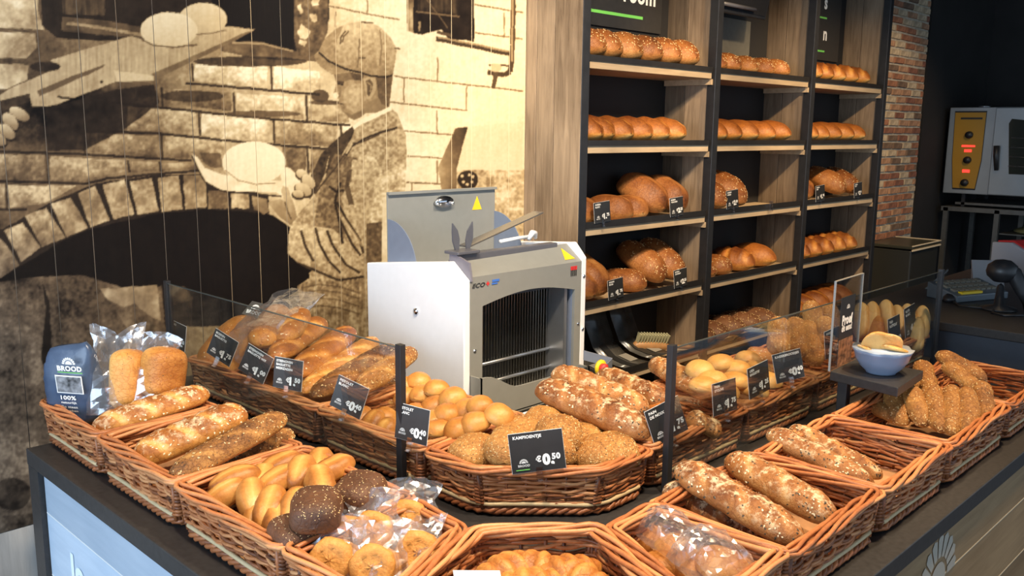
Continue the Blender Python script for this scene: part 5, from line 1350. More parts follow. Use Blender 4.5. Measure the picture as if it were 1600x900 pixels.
for i, (x, y, z, lb) in enumerate(DK):
    roll_at(V_dark, i, 'dark_roll', uz(x, y, z)-Vector((0, 0, 0.036)), 0.4+0.5*i, 0.15, lb, 'dark rolls in the left front basket', 1.0 if i < 2 else 0.86)
KA = [(1094, 572, 1.33), (1127, 562, 1.40), (1151, 571, 1.36), (1113, 588, 1.28), (1148, 590, 1.27), (1184, 572, 1.36), (1200, 590, 1.27), (1176, 604, 1.23), (1130, 606, 1.23), (1210, 578, 1.33), (1100, 598, 1.25), (1168, 556, 1.42)]
LB = heap_labels(KA, 'smooth yellow roll', 'behind the right glass guard')
for i, (x, y, Y) in enumerate(KA):
    roll_at(V_kais, i, 'roll', uy(x, y, Y)-Vector((0, 0, 0.031)), R.uniform(0, 6), R.uniform(-0.2, 0.2), LB[i], 'yellow round rolls behind the right glass guard')
stick('golden', uy(1172, 552, 1.46), uy(1206, 556, 1.40), 0.036, 'pale short bread in film on top of the yellow rolls', 'yellow round rolls behind the right glass guard', name='loaf', cuts=0, tone=0.2)
KP = [((1.375, 1.455), 0.0, 'grainy roll in the left corner of the middle basket'), ((1.415, 1.385), 0.6, 'grainy roll left of the large price card'), ((1.60, 1.45), 0.3, 'grainy roll at the back corner behind the large price card'), ((1.50, 1.44), 0.2, 'grainy roll at the back left behind the large price card'), ((1.53, 1.33), 0.9, 'grainy roll right behind the large price card'), ((1.61, 1.33), 0.5, 'grainy roll at the right side wall of the middle basket'), ((1.575, 1.250), 0.2, 'front right grainy roll of the middle basket'), ((1.49, 1.315), 0.8, 'grainy roll hidden partly by the large price card'), ((1.62, 1.235), 1.2, 'grainy roll in the right corner of the middle basket')]
for i, ((x, y), yw, lb) in enumerate(KP):
    roll_at(V_kamp, i, 'grainy_roll', Vector((x, y, 0.872+0.022*(i % 3 == 1)+0.018*(i in (2, 3, 4)))), yw, 0.1, lb, 'grainy rolls in the middle basket')
# ---- croissants
for i, (x, y, yw) in enumerate([(790, 893, 0.7), (838, 888, -0.3), (880, 896, 0.4), (828, 915, 0.2), (905, 905, -0.8)]):
    me = bread_mesh('croissant', 0.175, 0.092, 0.082, 700+i, p=1.7, q=1.2, bend=0.13, ridges=6, lump=0.05, tone=0.36, nl=56)
    p = uz(x, y, 0.885); d = Vector((math.cos(yw-0.78), math.sin(yw-0.78), 0))
    put('croissant', me, M_gold, p-d*0.07, p+d*0.07, ['leftmost croissant in the tapered corner basket', 'large croissant in the middle of the tapered corner basket', 'croissant right of the large one in the corner basket', 'croissant lying nearest the front of the corner basket', 'rightmost croissant in the tapered corner basket'][i], 'croissant', 'croissants in the corner basket', lift=-0.03)
pc = uz(748, 917, 0.905); o = MB().box(-0.04, 0.04, -0.03, 0.03, 0, 0.0016).build('paper_slip', M_cardedge); o.location = (pc.x, pc.y, 0.912); o.rotation_euler = (0.2, 0.1, -0.6)
tag(o, 'white paper slip lying before the croissants at the picture bottom', 'paper')

# ---- biscuits and cakes in bags
M_cookie = toned('biscuit', CR_GOLD, 40, 0.2, 0.6, 0.4, 60, 0.2)
def cookie_mesh(seed, r=0.042, h=0.016):
    rr = np.random.RandomState(seed); mb = MB()
    pr = [(0.0001, 0), (r*0.92, 0.0), (r, h*0.4), (r*0.9, h*0.85), (r*0.55, h), (r*0.5, h*0.9), (r*0.25, h*1.02), (0.0001, h*1.05)]
    ph = rr.rand()*6
    mb.lathe(pr, 26, wave=lambda j, q, h_, a: (q*(1+0.035*math.sin(5*a+ph+j)+0.02*math.sin(11*a)), h_+0.0012*math.sin(7*a+j*2+ph)))
    for k in range(len(mb.v)): mb.t[k] = 0.34
    me = mb.mesh('biscuit', True); me.materials.append(M_cookie); return me
CK = [cookie_mesh(s) for s in (1, 2, 3)]
def bag_mesh(seed, w, d, h, ears=2, name='bag_film'):
    """crumpled clear bag: a squashed pouch with pinched, peaked top"""
    r = np.random.RandomState(seed); n, mseg = 20, 12; mb = MB(); vs = []
    for j in range(mseg+1):
        t = j/mseg
        for k in range(n):
            a = 2*PI*k/n
            taper = (1-0.25*t) if t < 0.55 else (0.86-(t-0.55)*1.1)
            sq = 1.0 if t < 0.5 else 1-(t-0.5)*1.4
            x = w/2*math.cos(a)*taper*1.02 if t < 0.7 else w/2*math.cos(a)*(taper+0.55*(t-0.7)/0.3*abs(math.cos(a)))
            y = d/2*math.sin(a)*taper*max(0.12, sq)
            z = h*t+(0.20*h*(t**2)*abs(math.cos(a*ears/2+seed)))
            j3 = 0.0032*(0.4+t); fo = 1+0.07*math.sin(4*a+seed+3*t)+0.04*math.sin(7*a-5*t+seed)
            vs.append((x*fo+r.uniform(-j3, j3), y*fo+r.uniform(-j3, j3), z+r.uniform(-j3, j3)*0.7))
    fs = [(j*n+k, j*n+(k+1) % n, (j+1)*n+(k+1) % n, (j+1)*n+k) for j in range(mseg) for k in range(n)]
    fs.append(tuple(range(n))[::-1])
    mb.add(vs, fs); return mb.mesh(name)
def biscuit_bag(x, y, z, yaw, label, seed, sz=(0.12, 0.075, 0.11), lean=-0.55, n=3, grp='bagged biscuits beside the croissants', big=1.0):
    p = uz(x, y, z); base = Vector((p.x, p.y, z-0.045))
    b_ = link('biscuit_bag', bag_mesh(seed, *sz), M_film); b_.location = base; b_.rotation_euler = (lean, 0, yaw)
    tag(b_, label, 'plastic bag', 'clear film bags of biscuits')
    mw = Matrix.Translation(base) @ Matrix.Rotation(yaw, 4, 'Z') @ Matrix.Rotation(lean, 4, 'X')
    for k in range(n):
        o = bpy.data.objects.new('biscuit', CK[(seed+k) % 3]); COL.objects.link(o)
        o.matrix_world = mw @ Matrix.Translation((0.004*(k-1), -0.020+0.018*k, sz[2]*0.40)) @ Matrix.Rotation(PI/2, 4, 'X') @ Matrix.Scale(big, 4)
        tag(o, ['front', 'middle', 'back'][k]+' biscuit in the '+label, 'biscuit', 'biscuits in film bags')
biscuit_bag(520, 882, 0.885, -0.9, 'clear bag nearest the front left of the slanted basket', 21)
biscuit_bag(548, 846, 0.89, -0.75, 'clear bag against the dark rolls side', 22)
biscuit_bag(585, 838, 0.90, -0.6, 'clear peaked bag in the middle of the slanted basket', 23)
biscuit_bag(640, 818, 0.885, -0.7, 'clear bag at the back right of the slanted basket', 24, (0.13, 0.08, 0.11))
biscuit_bag(655, 862, 0.885, -0.6, 'clear bag against the croissant basket side', 25, (0.12, 0.08, 0.09))
biscuit_bag(585, 893, 0.885, -0.8, 'shiny clear bag at the lower edge of the slanted basket', 26)
# cakes on the right
V_cake = variants('small_cake', 3, 520, M_gold, L=0.095, w=0.088, h=0.05, p=2.3, lump=0.05, tone=0.30)
for i, (x, y, sc) in enumerate([(1022, 826, 1.0), (1060, 852, 1.1), (1075, 870, 1.0), (1135, 880, 1.35), (1040, 868, 0.9)]):
    p = uz(x, y, 0.872)
    roll_at(V_cake, i, 'small_cake', p-Vector((0, 0, 0.03)), i*0.7, 0.2, ['round cake in film at the back of the right cake basket', 'flat pale cake in film, middle of the right cake basket', 'pale cake in film behind the biggest cake', 'biggest golden cake in film near the basket front', 'pale cake in film against the croissant side'][i], 'cakes in film right of the croissants', sc, 'cake')
def pillow_bag(corners, seed, zb, label, hgt=0.05):
    """loose film pillow spread over cakes: corners are world points, counter-clockwise"""
    r = np.random.RandomState(seed); n = 16; A, B_, C_, D_ = [Vector(c) for c in corners]; mb = MB(); vs = []
    for s in (1, -1):
        for i in range(n+1):
            for j in range(n+1):
                u, v = i/n, j/n
                p = (A*(1-u)+B_*u)*(1-v)+(D_*(1-u)+C_*u)*v
                e = (4*u*(1-u)*4*v*(1-v))**0.45
                k = r.uniform(-0.004, 0.004)*(0.3+e)+0.007*math.sin(u*11+v*7+seed)*math.sin(v*13-u*5)*e
                vs.append((p.x+r.uniform(-.002, .002), p.y+r.uniform(-.002, .002), p.z+(hgt*e+k if s > 0 else -hgt*0.35*e)))
    m_ = n+1; fs = []
    for s in (0, 1):
        o = s*m_*m_
        for i in range(n):
            for j in range(n): fs.append((o+i*m_+j, o+(i+1)*m_+j, o+(i+1)*m_+j+1, o+i*m_+j+1))
    mb.add(vs, fs); b_ = link('cake_bag', mb.mesh('cake_bag'), M_film); tag(b_, label, 'plastic bag', 'film bags of cakes')
pillow_bag([uz(985, 830, 0.88), uz(1030, 800, 0.88), uz(1110, 850, 0.885), uz(1060, 885, 0.885)], 31, 0.88, 'clear film bag around the round cake at the back of the right cake basket')
pillow_bag([uz(1040, 870, 0.885), uz(1090, 835, 0.885), uz(1190, 890, 0.885), uz(1110, 930, 0.885)], 32, 0.88, 'clear film bag over the biggest cake of the right cake basket', 0.06)
# ---- bagged loaves on the left
V_tin = variants('tin_loaf', 2, 560, M_gold, [lambda me, s: sprinkle(me, M_darkseed, 120, s, 0.0022, 'dark_seeds', -1, 0.2)], L=0.20, w=0.115, h=0.115, p=6.0, boxy=0.72, lump=0.03, tone=0.34, nl=34)
def upright(vs, i, name, foot, head, label, group, cat='bread', roll=0.0, sc=1.0):
    me, ex = vs[i % len(vs)]
    o = put(name, me, None, foot, head, label, cat, group, roll, ex); o.scale = (sc*(head-foot).length/0.20, sc, sc); return o
f0, h0 = uz(186, 648, 0.90), None
b1 = ux(182, 642, 0.92); t1 = ux(184, 546, 0.95); upright(V_tin, 0, 'tin_loaf', b1, t1, 'bagged speckled loaf standing beside the dark blue bag', 'bagged loaves at the far left', roll=1.2)
b2 = ux(238, 620, 1.00); t2 = ux(246, 540, 1.03); upright(V_tin, 1, 'tin_loaf', b2, t2, 'bagged speckled loaf standing third from the left', 'bagged loaves at the far left', roll=1.2)
def wrap_bag(b_, t, w, d, seed, label, mat=M_film, name='bread_bag', over=1.25):
    v = t-b_; q = v.to_track_quat('Z', 'Y'); o = link(name, bag_mesh(seed, w, d, v.length*over), mat); o.location = b_-v*0.06; o.rotation_euler = q.to_euler()
    tag(o, label, 'plastic bag', 'bread bags at the far left'); return o
o = wrap_bag(b1, t1, 0.155, 0.15, 41, 'clear bag with peaked top around the loaf beside the dark blue bag')
o = wrap_bag(b2, t2, 0.155, 0.15, 42, 'clear bag with shiny collar around the third loaf', over=1.12)
# dark blue printed bag
nb, mb_ = 24, 16
bb = empty('printed_bread_bag', ux(124, 650, 0.855)); tag(bb, 'dark blue printed bread bag standing at the far left end', 'bread bag')
bb.rotation_euler = (0.10, 0, -0.98)
prof_b = lambda t: (1-0.10*t-0.35*max(0, t-0.8)*3*max(0, t-0.8)*5)
vs = []; r = np.random.RandomState(5)
for j in range(mb_+1):
    t = j/mb_
    for k in range(nb):
        a = 2*PI*k/nb; c_, s_ = math.cos(a), math.sin(a)
        w = 0.078*prof_b(t)*(0.86+0.14*min(1, t*5)); d = 0.045*prof_b(t)*(1-0.75*max(0, t-0.6)/0.4)
        vs.append((w*np.sign(c_)*abs(c_)**0.55+r.uniform(-.0015, .0015), d*np.sign(s_)*abs(s_)**0.6+r.uniform(-.0015, .0015), 0.205*t+(0.012*c_ if t > 0.8 else 0)))
fs = [(j*nb+k, j*nb+(k+1) % nb, (j+1)*nb+(k+1) % nb, (j+1)*nb+k) for j in range(mb_) for k in range(nb)]+[tuple(range(nb))[::-1], tuple(mb_*nb+k for k in range(nb))]
MB().add(vs, fs).build('bag', M_bagblue, bb, True)
bp = empty('bag_print', (0.016, -0.046, 0), parent=bb)
sun_logo('emblem', M_chalk, bp, 0.012, 0.168, 0.020)
text('bag_lettering', 'BROOD', M_chalk, bp, -0.024, 0.150, 0.013, bold=0.05, width=0.072)
MB().box(-0.024, 0.048, -0.0012, 0, 0.144, 0.146).build('green_line', M_green, bp)
MB().box(-0.034, 0.044, -0.0012, 0, 0.086, 0.136).build('picture_border', M_chalk, bp)
ph_ = plain('small_grey_picture', (0.22, 0.23, 0.25), 0.5, noise=0.9, scale=60)
MB().box(-0.031, 0.041, -0.002, -0.0012, 0.089, 0.133).build('picture', ph_, bp)
text('bag_lettering', '100%', M_chalk, bp, -0.026, 0.068, 0.011, bold=0.03, width=0.045)
text('bag_lettering', 'natuurlijk', M_chalk, bp, -0.026, 0.057, 0.006, width=0.046)
text('bag_lettering', 'Op steen', M_chalk, bp, -0.030, 0.044, 0.007, width=0.05)
text('bag_lettering', 'gebakken', M_chalk, bp, -0.030, 0.034, 0.006, width=0.05)
# bag over the rear loaves
wb = wrap_bag(ux(408, 540, 1.42), ux(452, 480, 1.62), 0.20, 0.17, 43, 'clear printed bag around the golden loaves behind the glass guard', over=1.3)
pb_ = ux(398, 486, 1.58)
bp = empty('bag_corner', pb_, -1.1); bp.rotation_euler = (-0.5, 0.15, -1.1); tag(bp, 'dark printed corner of the bag behind the glass guard', 'plastic bag')
MB().add([(-0.045, 0, -0.02), (0.045, 0, -0.02), (0.035, 0.01, 0.035), (-0.03, 0.01, 0.035), (-0.045, 0.012, -0.02), (0.045, 0.012, -0.02), (0.035, 0.018, 0.035), (-0.03, 0.018, 0.035)], [(0, 1, 2, 3), (7, 6, 5, 4), (0, 4, 5, 1), (3, 2, 6, 7), (1, 5, 6, 2), (0, 3, 7, 4)]).build('bag', M_bagdark, bp)
sun_logo('emblem', M_chalk, bp, 0.0, 0.006, 0.018); text('bag_lettering', 'BROOD', M_chalk, bp, -0.03, -0.012, 0.012, bold=0.05, width=0.06)

# ---- loaves on the shelves
def shelf_variants():
    S = {}
    S['seed'] = variants('loaf', 3, 600, M_brown, [lambda me, s: sprinkle(me, M_seed, 150, s, 0.0042, 'seeds', 0.0)], L=0.31, w=0.22, h=0.20, p=2.5, q=1.8, lump=0.04, tone=0.50, nl=36)
    S['split'] = variants('loaf', 4, 620, M_gold, L=0.31, w=0.21, h=0.175, p=2.3, q=1.7, split=True, spiral=1.8, cut_deep=0.09, cut_tone=-0.45, tone=0.56, topdark=0.36, nl=40, nr=26)
    S['smooth'] = variants('loaf', 3, 640, M_gold, L=0.31, w=0.20, h=0.17, p=2.3, q=1.7, lump=0.04, tone=0.50, topdark=0.36, nl=34)
    S['cut'] = variants('loaf', 3, 660, M_gold, L=0.31, w=0.20, h=0.175, p=2.4, q=1.7, cuts=3, cut_ang=0.5, cut_deep=0.07, tone=0.50, topdark=0.34, nl=44)
    S['big'] = variants('loaf', 3, 680, M_brown, L=0.265, w=0.185, h=0.185, p=3.2, split=True, spiral=0.8, cut_deep=0.05, cut_tone=-0.32, tone=0.44, topdark=0.32, nl=40, nr=26)
    S['rye'] = variants('loaf', 3, 720, M_brown, [lambda me, s: sprinkle(me, M_seed, 120, s, 0.004, 'seeds', 0.0)], L=0.255, w=0.165, h=0.15, p=3.0, lump=0.06, tone=0.50, nl=34)
    S['dark'] = variants('loaf', 3, 740, M_dark, [lambda me, s: sprinkle(me, M_seed, 120, s, 0.0045, 'seeds', 0.0)], L=0.28, w=0.185, h=0.14, p=3.0, lump=0.06, tone=0.25, nl=34)
    return S
S = shelf_variants()
BAYN = ['left bay', 'middle bay', 'right bay']; SHN = ['top', 'second', 'third', 'fourth', 'fifth']
def shelf_row(bay, sh, items, what):
    """items: (kind, fraction across the bay, pitch, yaw, roll, scale)"""
    x0 = BX[bay]+PWD*0.75; x1 = BX[bay+1]-0.02
    for i, (kd, f, tilt, yw, rl, sc) in enumerate(items):
        vs = S[kd]; me, ex = vs[(i*2+sh+bay) % len(vs)]
        x = max(x0+(x1-x0)*f, x0+0.104*sc); z = SZ[sh]+(0.008 if sh < 2 else 0.001)
        d = Vector((math.sin(yw)*math.cos(tilt), math.cos(yw)*math.cos(tilt), math.sin(tilt)))
        if tilt: z += 0.14*math.sin(tilt)*sc
        pos = Vector((x, YP+0.022+0.145*sc, z))
        o = put('loaf', me, None, pos-d*0.01, pos+d*0.01, '%s %s from the left on the %s shelf of the %s' % (ORD[i], what, SHN[sh], BAYN[bay]), 'bread', 'loaves on the shelving', rl, ex)
        o.scale = (sc, sc, sc)
row = lambda kd, n, a=0.06, b_=0.86, yw=0.0, sc=1.0: [(kd, a+(b_-a)*i/(n-1), 0.0, yw+0.04*((i*7) % 3-1), 0.0, sc) for i in range(n)]
shelf_row(0, 0, row('seed', 6, 0.06, 0.86), 'seeded brown loaf')
shelf_row(0, 1, row('split', 6, 0.04, 0.78), 'split golden loaf')
shelf_row(0, 2, [('big', 0.04, 0.0, 0, 0, 1.0), ('big', 0.36, 0.0, -0.35, 0, 0.95), ('big', 0.62, 0.42, -0.1, 0.1, 1.12), ('big', 0.81, 0.42, 0.0, 0.1, 1.05), ('big', 0.50, 0.0, 0.2, 0, 0.9)], 'big country loaf')
shelf_row(0, 3, [('big', 0.02, 0.3, 0, 0, 1.0), ('big', 0.17, 0.42, 0.05, 0.1, 1.1), ('rye', 0.50, 0.0, -0.4, 0, 1.05), ('rye', 0.66, 0.5, -0.05, 0.1, 1.25), ('rye', 0.83, 0.5, 0.0, 0.1, 1.25)], 'big dark country loaf')
shelf_row(1, 0, row('rye', 5, 0.07, 0.80, sc=1.0), 'knobbly golden loaf')
shelf_row(1, 1, row('smooth', 5, 0.07, 0.82), 'smooth golden loaf')
shelf_row(1, 2, [('seed', 0.10, 0.35, -0.1, 0, 1.0), ('seed', 0.30, 0.38, -0.1, 0, 1.1)], 'raisin loaf')
shelf_row(1, 3, [('rye', 0.08, 0, 0, 0, 1.0), ('rye', 0.27, 0, 0, 0, 1.0), ('cut', 0.48, 0, 0, 0, 1.05), ('smooth', 0.73, 0, 0, 0, 1.1)], 'brown loaf')
shelf_row(1, 4, row('dark', 5, 0.06, 0.80), 'dark seeded loaf')
shelf_row(2, 0, row('cut', 5, 0.08, 0.80), 'slashed golden loaf')
shelf_row(2, 1, row('smooth', 5, 0.08, 0.80, sc=1.0), 'plain golden loaf')
shelf_row(2, 2, [('big', 0.06, 0.3, 0, 0, 1.0), ('rye', 0.58, 0.42, -0.1, 0, 1.2), ('rye', 0.80, 0.42, 0, 0, 1.15)], 'crusty brown loaf')
shelf_row(2, 3, row('cut', 5, 0.10, 0.80, sc=1.0), 'slashed loaf')
shelf_row(2, 4, row('split', 5, 0.08, 0.80), 'striped loaf')
# folded bags and a brush on the lowest visible shelf of the left bay
def sheet(pts, w, dirw, th=0.002):
    mb = MB(); vs = []
    for p in pts:
        for s in (0, 1):
            for e in (0, 1): vs.append(p+dirw*(w*s)+Vector((0, -th*e, th*e)))
    fs = []
    for i in range(len(pts)-1):
        a = i*4; b_ = a+4
        fs += [(a, a+2, b_+2, b_), (a+1, b_+1, b_+3, a+3), (a, b_, b_+1, a+1), (a+2, a+3, b_+3, b_+2)]
    fs += [(0, 1, 3, 2), (len(vs)-4, len(vs)-2, len(vs)-1, len(vs)-3)]
    return mb.add(vs, fs)
zq = SZ[4]
for i, x in enumerate((3.26, 3.50, 3.72)):
    pts = [Vector((x, 2.93, zq+0.33)), Vector((x+0.01, 2.90, zq+0.22)), Vector((x+0.02, 2.85, zq+0.10)), Vector((x+0.035, 2.79, zq+0.035+0.01*i)), Vector((x+0.05, 2.72, zq+0.012+0.012*i)), Vector((x+0.06, 2.66, zq+0.008+0.012*i))]
    bg = empty('folded_bags', (0, 0, 0)); tag(bg, ['leftmost stack of folded dark bread bags under the left bay', 'middle stack of folded dark bread bags under the left bay', 'right stack of folded dark bread bags beside the brush'][i], 'bags', 'folded bag stacks')
    sheet(pts, 0.20, Vector((1, 0.06, 0))).build('bag', M_bagdark, bg, True)
    q = [p+Vector((0.05, -0.003, 0.004)) for p in pts[2:]]
    sheet(q, 0.05, Vector((1, 0.06, 0)), 0.001).build('printed_stripe', M_ink, bg)
    q = [p+Vector((0.12, -0.003, 0.004)) for p in pts[3:5]]
    sheet(q, 0.07, Vector((1, 0.06, 0)), 0.001).build('pale_panel', plain('pale_bag_panel', (0.30, 0.28, 0.24), 0.4), bg)
br = empty('hand_brush', (3.98, 2.76, zq+0.05), -0.35); br.rotation_euler = (0.3, 0.12, -0.35)
tag(br, 'wooden hand brush with pale bristles beside the folded bags', 'brush')
M_brush = plain('varnished_beech', (0.42, 0.22, 0.09), 0.4, noise=0.15)
MB().tube([(-0.17, 0, 0), (-0.15, 0, 0), (-0.05, 0, 0), (0.03, 0, 0), (0.07, 0, 0)], [0.012, 0.026, 0.030, 0.026, 0.012], 10).build('block', M_brush, br, True)
MB().tube([(0.06, 0, 0), (0.12, 0, 0), (0.20, 0, 0), (0.235, 0, 0)], [0.012, 0.010, 0.014, 0.008], 10).build('handle', M_brush, br, True)
bm_ = MB()
for i in range(11):
    for j in range(3):
        x = -0.15+0.0185*i
        bm_.tube([(x, -0.010+0.010*j, 0.022), (x+0.002, -0.014+0.014*j, 0.075)], [0.0035, 0.0055], 5)
bo = bm_.build('bristles', plain('pale_bristle', (0.45, 0.43, 0.26), 0.8), br); bo['kind'] = 'stuff'
# ================================================================== price cards
def card(pos, yaw, roll, name, price, label, w=0.092, h=0.084, lean=0.10, clip=True, group='price cards'):
    """pos = bottom middle of the card; yaw 0 faces -Y; roll turns it in its own plane"""
    r = empty('price_card', pos)
    r.rotation_mode = 'QUATERNION'
    r.rotation_quaternion = Quaternion((0, 0, 1), yaw) @ Quaternion((1, 0, 0), -lean) @ Quaternion((0, 1, 0), roll)
    tag(r, label, 'price card', group)
    MB().box(-w/2, w/2, 0, 0.0012, 0, h).build('card', M_card, r)
    MB().box(-w/2-0.0007, w/2+0.0007, 0.0012, 0.0022, -0.0007, h+0.0007).build('card_back', M_cardedge, r)
    lines_ = name.split('|'); hh = h*0.075
    for i, s in enumerate(lines_):
        text('product_lettering', s, M_chalk, r, -w*0.42, h*0.86-i*hh*1.6, hh, bold=0.035, lift=0.0009)
    if price:
        a, b_ = price.split(',')
        text('price_lettering', '€', M_chalk, r, -w*0.04, h*0.24, h*0.14, bold=0.04, lift=0.0009)
        text('price_lettering', a+',', M_chalk, r, w*0.08, h*0.16, h*0.25, bold=0.06, lift=0.0009)
        text('price_lettering', b_, M_chalk, r, w*0.26, h*0.27, h*0.14, bold=0.05, lift=0.0009)
    lg = sun_logo('emblem', M_emblem2, r, -w*0.27, h*0.24, w*0.085, 0.0009)
    text('emblem_lettering', 'BROOD', M_emblem2, r, -w*0.38, h*0.155, h*0.055, width=w*0.22, bold=0.03, lift=0.0009)
    if clip:
        MB().box(-0.007, 0.007, -0.004, -0.0015, -0.022, 0.010).box(-0.007, 0.007, -0.006, 0.004, -0.006, -0.003).box(-0.005, 0.005, -0.012, -0.004, -0.022, -0.019).build('clip', M_clip, r)
    return r
M_emblem2 = plain('soft_white_print', (0.62, 0.62, 0.60), 0.6)
LY = -PI/2
XC = 1.268
card(ux(340, 562, XC), LY+0.40, 0.40, 'BOEREN|BAGUETTE', '1,75', 'black price card one seventy-five on the left back basket')
card(ux(391, 588, XC), LY+0.45, 0.42, 'STEENOVEN|BAGUETTE WIT', '1,00', 'black price card one euro tilted beside the glass guard middle')
card(ux(448, 608, XC), LY+0.40, 0.05, 'STEENOVEN|BAGUETTE|MEERZADEN', '1,50', 'black price card one fifty with three text lines')
card(ux(538, 644, XC), LY+0.40, 0.30, 'PISTOLET|BLANC', '0,40', 'black price card forty cents left of the black post')
card(ux(641, 690, XC), LY+0.25, 0.05, 'PISTOLET|BLANC', '0,40', 'black price card forty cents behind the black post')
card(ux(278, 545, 1.285), LY, 0.06, 'BUS', '2,00', 'black price card two euro at the far end of the glass guard', w=0.09, clip=False)
pk = Vector(((1.305+1.495)/2-0.022, (1.372+1.183)/2-0.022, CT+0.116))
ck = card(pk, -PI/4, -0.13, 'KAMPIOENTJE', '0,50', 'large black card reading kampioentje on the middle basket', w=0.118, h=0.088)
MB().box(-0.05, -0.02, -0.0016, -0.0008, 0.006, 0.0075).build('green_line', M_green, ck)
YC = 1.145
card(uy(1050, 684, 1.163), -0.40, -0.32, 'PAIN|DE NOIX', '1,75', 'black price card pain de noix behind the right black post', w=0.098, h=0.09)
card(uy(1134, 645, 1.163), -0.15, -0.04, "PAIN|D'OLIVE", '1,75', 'black price card one seventy-five right of the walnut breads')
card(uy(1188, 616, 1.163), -0.05, -0.10, 'UIEN|BAGUETTE', '1,25', 'black price card one twenty-five before the yellow rolls', w=0.10)
card(uy(1236, 594, 1.163), -0.60, -0.20, 'KAISERBROODJES', '0,40', 'black price card forty cents before the bagged breads', w=0.088)
card(uy(1302, 556, 1.163), 0, -0.05, 'GEVULD', '0,95', 'black price card half hidden behind the acrylic stand', w=0.10)
card(uy(1399, 548, 1.165), 0, -0.06, 'PAIN|RUSTIQUE', '1,40', 'upright black price card among the pale breads', w=0.10, h=0.12)
card(uy(1424, 528, 1.20), 0, -0.10, 'FLUTE|BLANC', '1,90', 'black price card rightmost among the pale breads', w=0.10, h=0.12)
for px, py, nm, prc, lb, sz in ((942, 347, 'BOEREN|BLANC', '1,75', 'small card one seventy-five on the third shelf of the left bay', 0.095), (1058, 337, 'BOEREN|VOLKOREN', '2,25', 'small card two twenty-five on the third shelf of the left bay', 0.095), (963, 466, 'BOEREN|BRUIN', '1,75', 'small card one seventy-five on the fourth shelf of the left bay', 0.095), (1064, 448, 'BOEREN|ZONNEPIT', '2,25', 'small card two twenty-five on the fourth shelf of the left bay', 0.095), (1145, 325, 'BOEREN|ROZIJN', '2,30', 'small card on the third shelf of the middle bay', 0.10), (1282, 314, 'BOEREN|MAIS', '1,95', 'small card left on the third shelf of the right bay', 0.10), (1341, 308, 'BOEREN|SPELT', '2,10', 'small card right on the third shelf of the right bay', 0.10)):
    card(uy(px, py, YP-0.002), 0, -0.06, nm, prc, lb, w=sz*1.25, h=sz, group='price cards on the shelving', lean=0.06)
p = uy(1204, 322, YP-0.002)
o = MB().box(-0.012, 0.012, -0.008, 0.004, -0.03, 0.03).box(-0.007, 0.007, -0.014, -0.008, -0.03, -0.022).build('card_clip', M_clip); o.location = p; tag(o, 'empty clear card clip on the third shelf of the middle bay', 'clip')

# ================================================================== tasting stand with bowl and acrylic sign
zt = 0.985
A = uz(1297, 590, zt-0.03); 
ts = empty('tasting_stand', (0, 0, 0)); tag(ts, 'small black tasting table on a post beside the sesame sticks', 'stand')
c0 = [uz(1297, 580, zt), uz(1403, 606, zt), uz(1443, 579, zt), uz(1338, 560, zt)]
MB().prism([(c.x, c.y) for c in c0], 'z', zt-0.026, zt).build('table_top', M_black_top, ts, bevel=0.002)
fp = uz(1322, 652, CT)
cx_, cy_ = fp.x, fp.y
topc = Vector(((c0[0].x+c0[3].x*0.4)/1.4, (c0[0].y+c0[3].y*0.4)/1.4, zt-0.026))
q0 = c0[0].lerp(c0[1], 0.20); q0 = q0.lerp(c0[3], 0.16)
MB().box(q0.x-0.014, q0.x+0.014, q0.y-0.014, q0.y+0.014, CT+0.0005, zt-0.026).build('post', M_black, ts, bevel=0.002)
MB().box(q0.x-0.03, q0.x+0.03, q0.y-0.03, q0.y+0.03, CT+0.0004, CT+0.006).build('foot', M_black, ts)
bc = uz(1376, 582, zt)
bw_ = 0.0
s = (uz(1376+22, 582, zt)-uz(1376-22, 582, zt)).length/2
k = s/0.030
bowl = empty('bowl', (bc.x, bc.y, zt)); tag(bowl, 'pale blue bowl with wavy white rim on the tasting table', 'bowl')
def wv(j, r_, h_, a):
    e = max(0, (h_-0.03*k)/(0.045*k)) if k else 0
    return r_*(1+0.05*e*math.sin(9*a)), h_+0.004*e*math.sin(9*a)
out = [(0.0001, 0.001), (0.030, 0.001), (0.031, 0.004), (0.043, 0.015), (0.052, 0.030), (0.056, 0.044), (0.0605, 0.052)]
inn = [(0.0605, 0.052), (0.054, 0.045), (0.049, 0.031), (0.040, 0.018), (0.028, 0.010), (0.0001, 0.008)]
MB().lathe([(r_*k, h_*k) for r_, h_ in out], 54, wave=wv).build('outside', M_bowl, bowl, True)
MB().lathe([(r_*k*0.995, h_*k+0.0006) for r_, h_ in inn], 54, wave=wv).build('glazed_inside', plain('white_glaze', (0.62, 0.66, 0.70), 0.2), bowl, True)
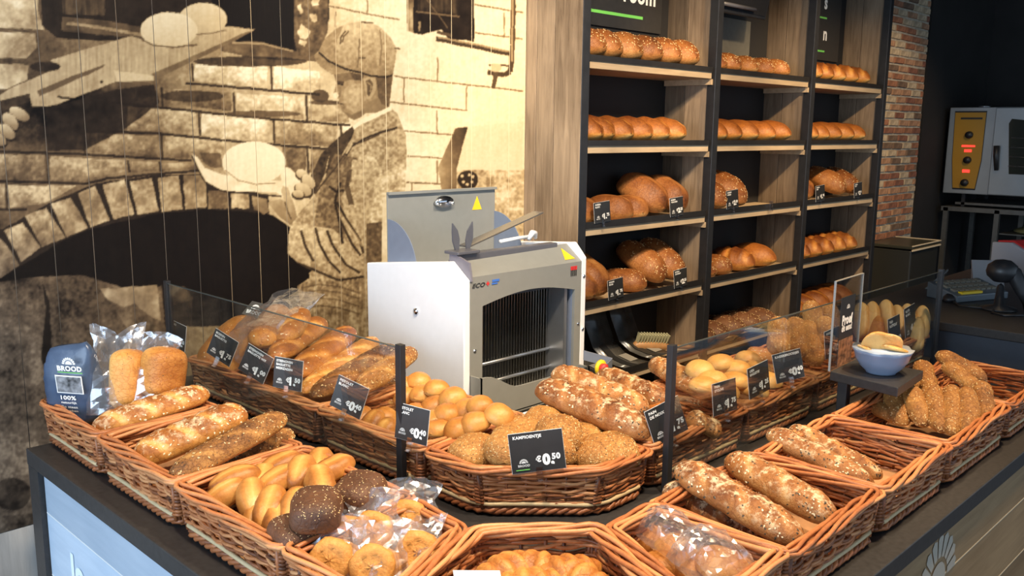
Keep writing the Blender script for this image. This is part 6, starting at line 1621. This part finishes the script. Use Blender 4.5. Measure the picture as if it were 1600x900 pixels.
for i, (dx, dy, dz, rx, ry, sc) in enumerate(((-0.014, -0.004, 0.056, -1.1, 0.25, 1.35), (0.020, 0.004, 0.052, -0.2, 0.8, 1.1), (0.0, -0.020, 0.049, 0.3, 0.1, 1.0), (-0.02, 0.02, 0.040, 0.2, -0.5, 0.9), (0.02, 0.02, 0.036, 0.1, 0.3, 0.8))):
    me = bread_mesh('bread_piece', 0.062, 0.048, 0.014, 900+i, p=4, boxy=0.7, lump=0.14, tone=0.14, nl=20, nr=16)
    me.materials.append(M_goldflour)
    o = link('bread_piece', me); o.location = (bc.x+dx*k, bc.y+dy*k, zt+dz*k); o.rotation_euler = (rx, ry, -0.8+i); o.scale = (sc*k,)*3
    tag(o, ['big upright speckled bread piece in the bowl', 'brown bread piece at the right of the bowl', 'flat bread piece at the front of the bowl', 'bread piece at the back left of the bowl', 'bread piece at the back right of the bowl'][i], 'bread piece', 'tasting pieces in the bowl')
# acrylic sign holder standing on the left edge of the table
a = c0[0].lerp(c0[1], 0.02); d = (c0[3]-c0[0]).normalized()
hl = Vector((a.x, a.y, 0)); hw = (c0[3]-c0[0]).length
sh_ = empty('sign_holder', (a.x, a.y, zt-0.028), math.atan2(d.y, d.x)); tag(sh_, 'clear acrylic holder with tasting sign at the edge of the black table', 'sign holder')
HH = (ux(1300, 455, a.x).z-zt+0.028)
wv_ = hw
sh_.location = (a.x, a.y, zt+0.0005); 
base_z = 0.0
MB().box(-0.003, 0.003+wv_, 0.0035, 0.0065, -0.0, HH).build('pane', M_acryl, sh_)
MB().box(-0.005, -0.003, 0.002, 0.008, 0, HH).box(wv_+0.003, wv_+0.005, 0.002, 0.008, 0, HH).box(-0.005, wv_+0.005, 0.002, 0.008, HH, HH+0.002).build('pane_edge', plain('acrylic_edge', (0.32, 0.32, 0.30), 0.2), sh_)
sg = empty('sign_card', (hw*0.22, 0.002, 0.004), parent=sh_)
MB().box(0, 0.105, 0, 0.001, 0, HH*0.78).build('card', M_card, sg)
HS = HH*0.78
sun_logo('emblem', M_emblem2, sg, 0.052, HS*0.82, 0.013); 
text('sign_lettering', 'Proef', M_chalk, sg, 0.012, HS*0.60, 0.026, bold=0.06, width=0.078)
text('sign_lettering', 'dit eens!', M_chalk, sg, 0.012, HS*0.50, 0.018, bold=0.05, width=0.078)
MB().box(0.0, 0.105, -0.0009, 0, 0.0, HS*0.38).build('picture', plain('brown_food_picture', (0.30, 0.14, 0.07), 0.5, noise=0.9, scale=55), sg)
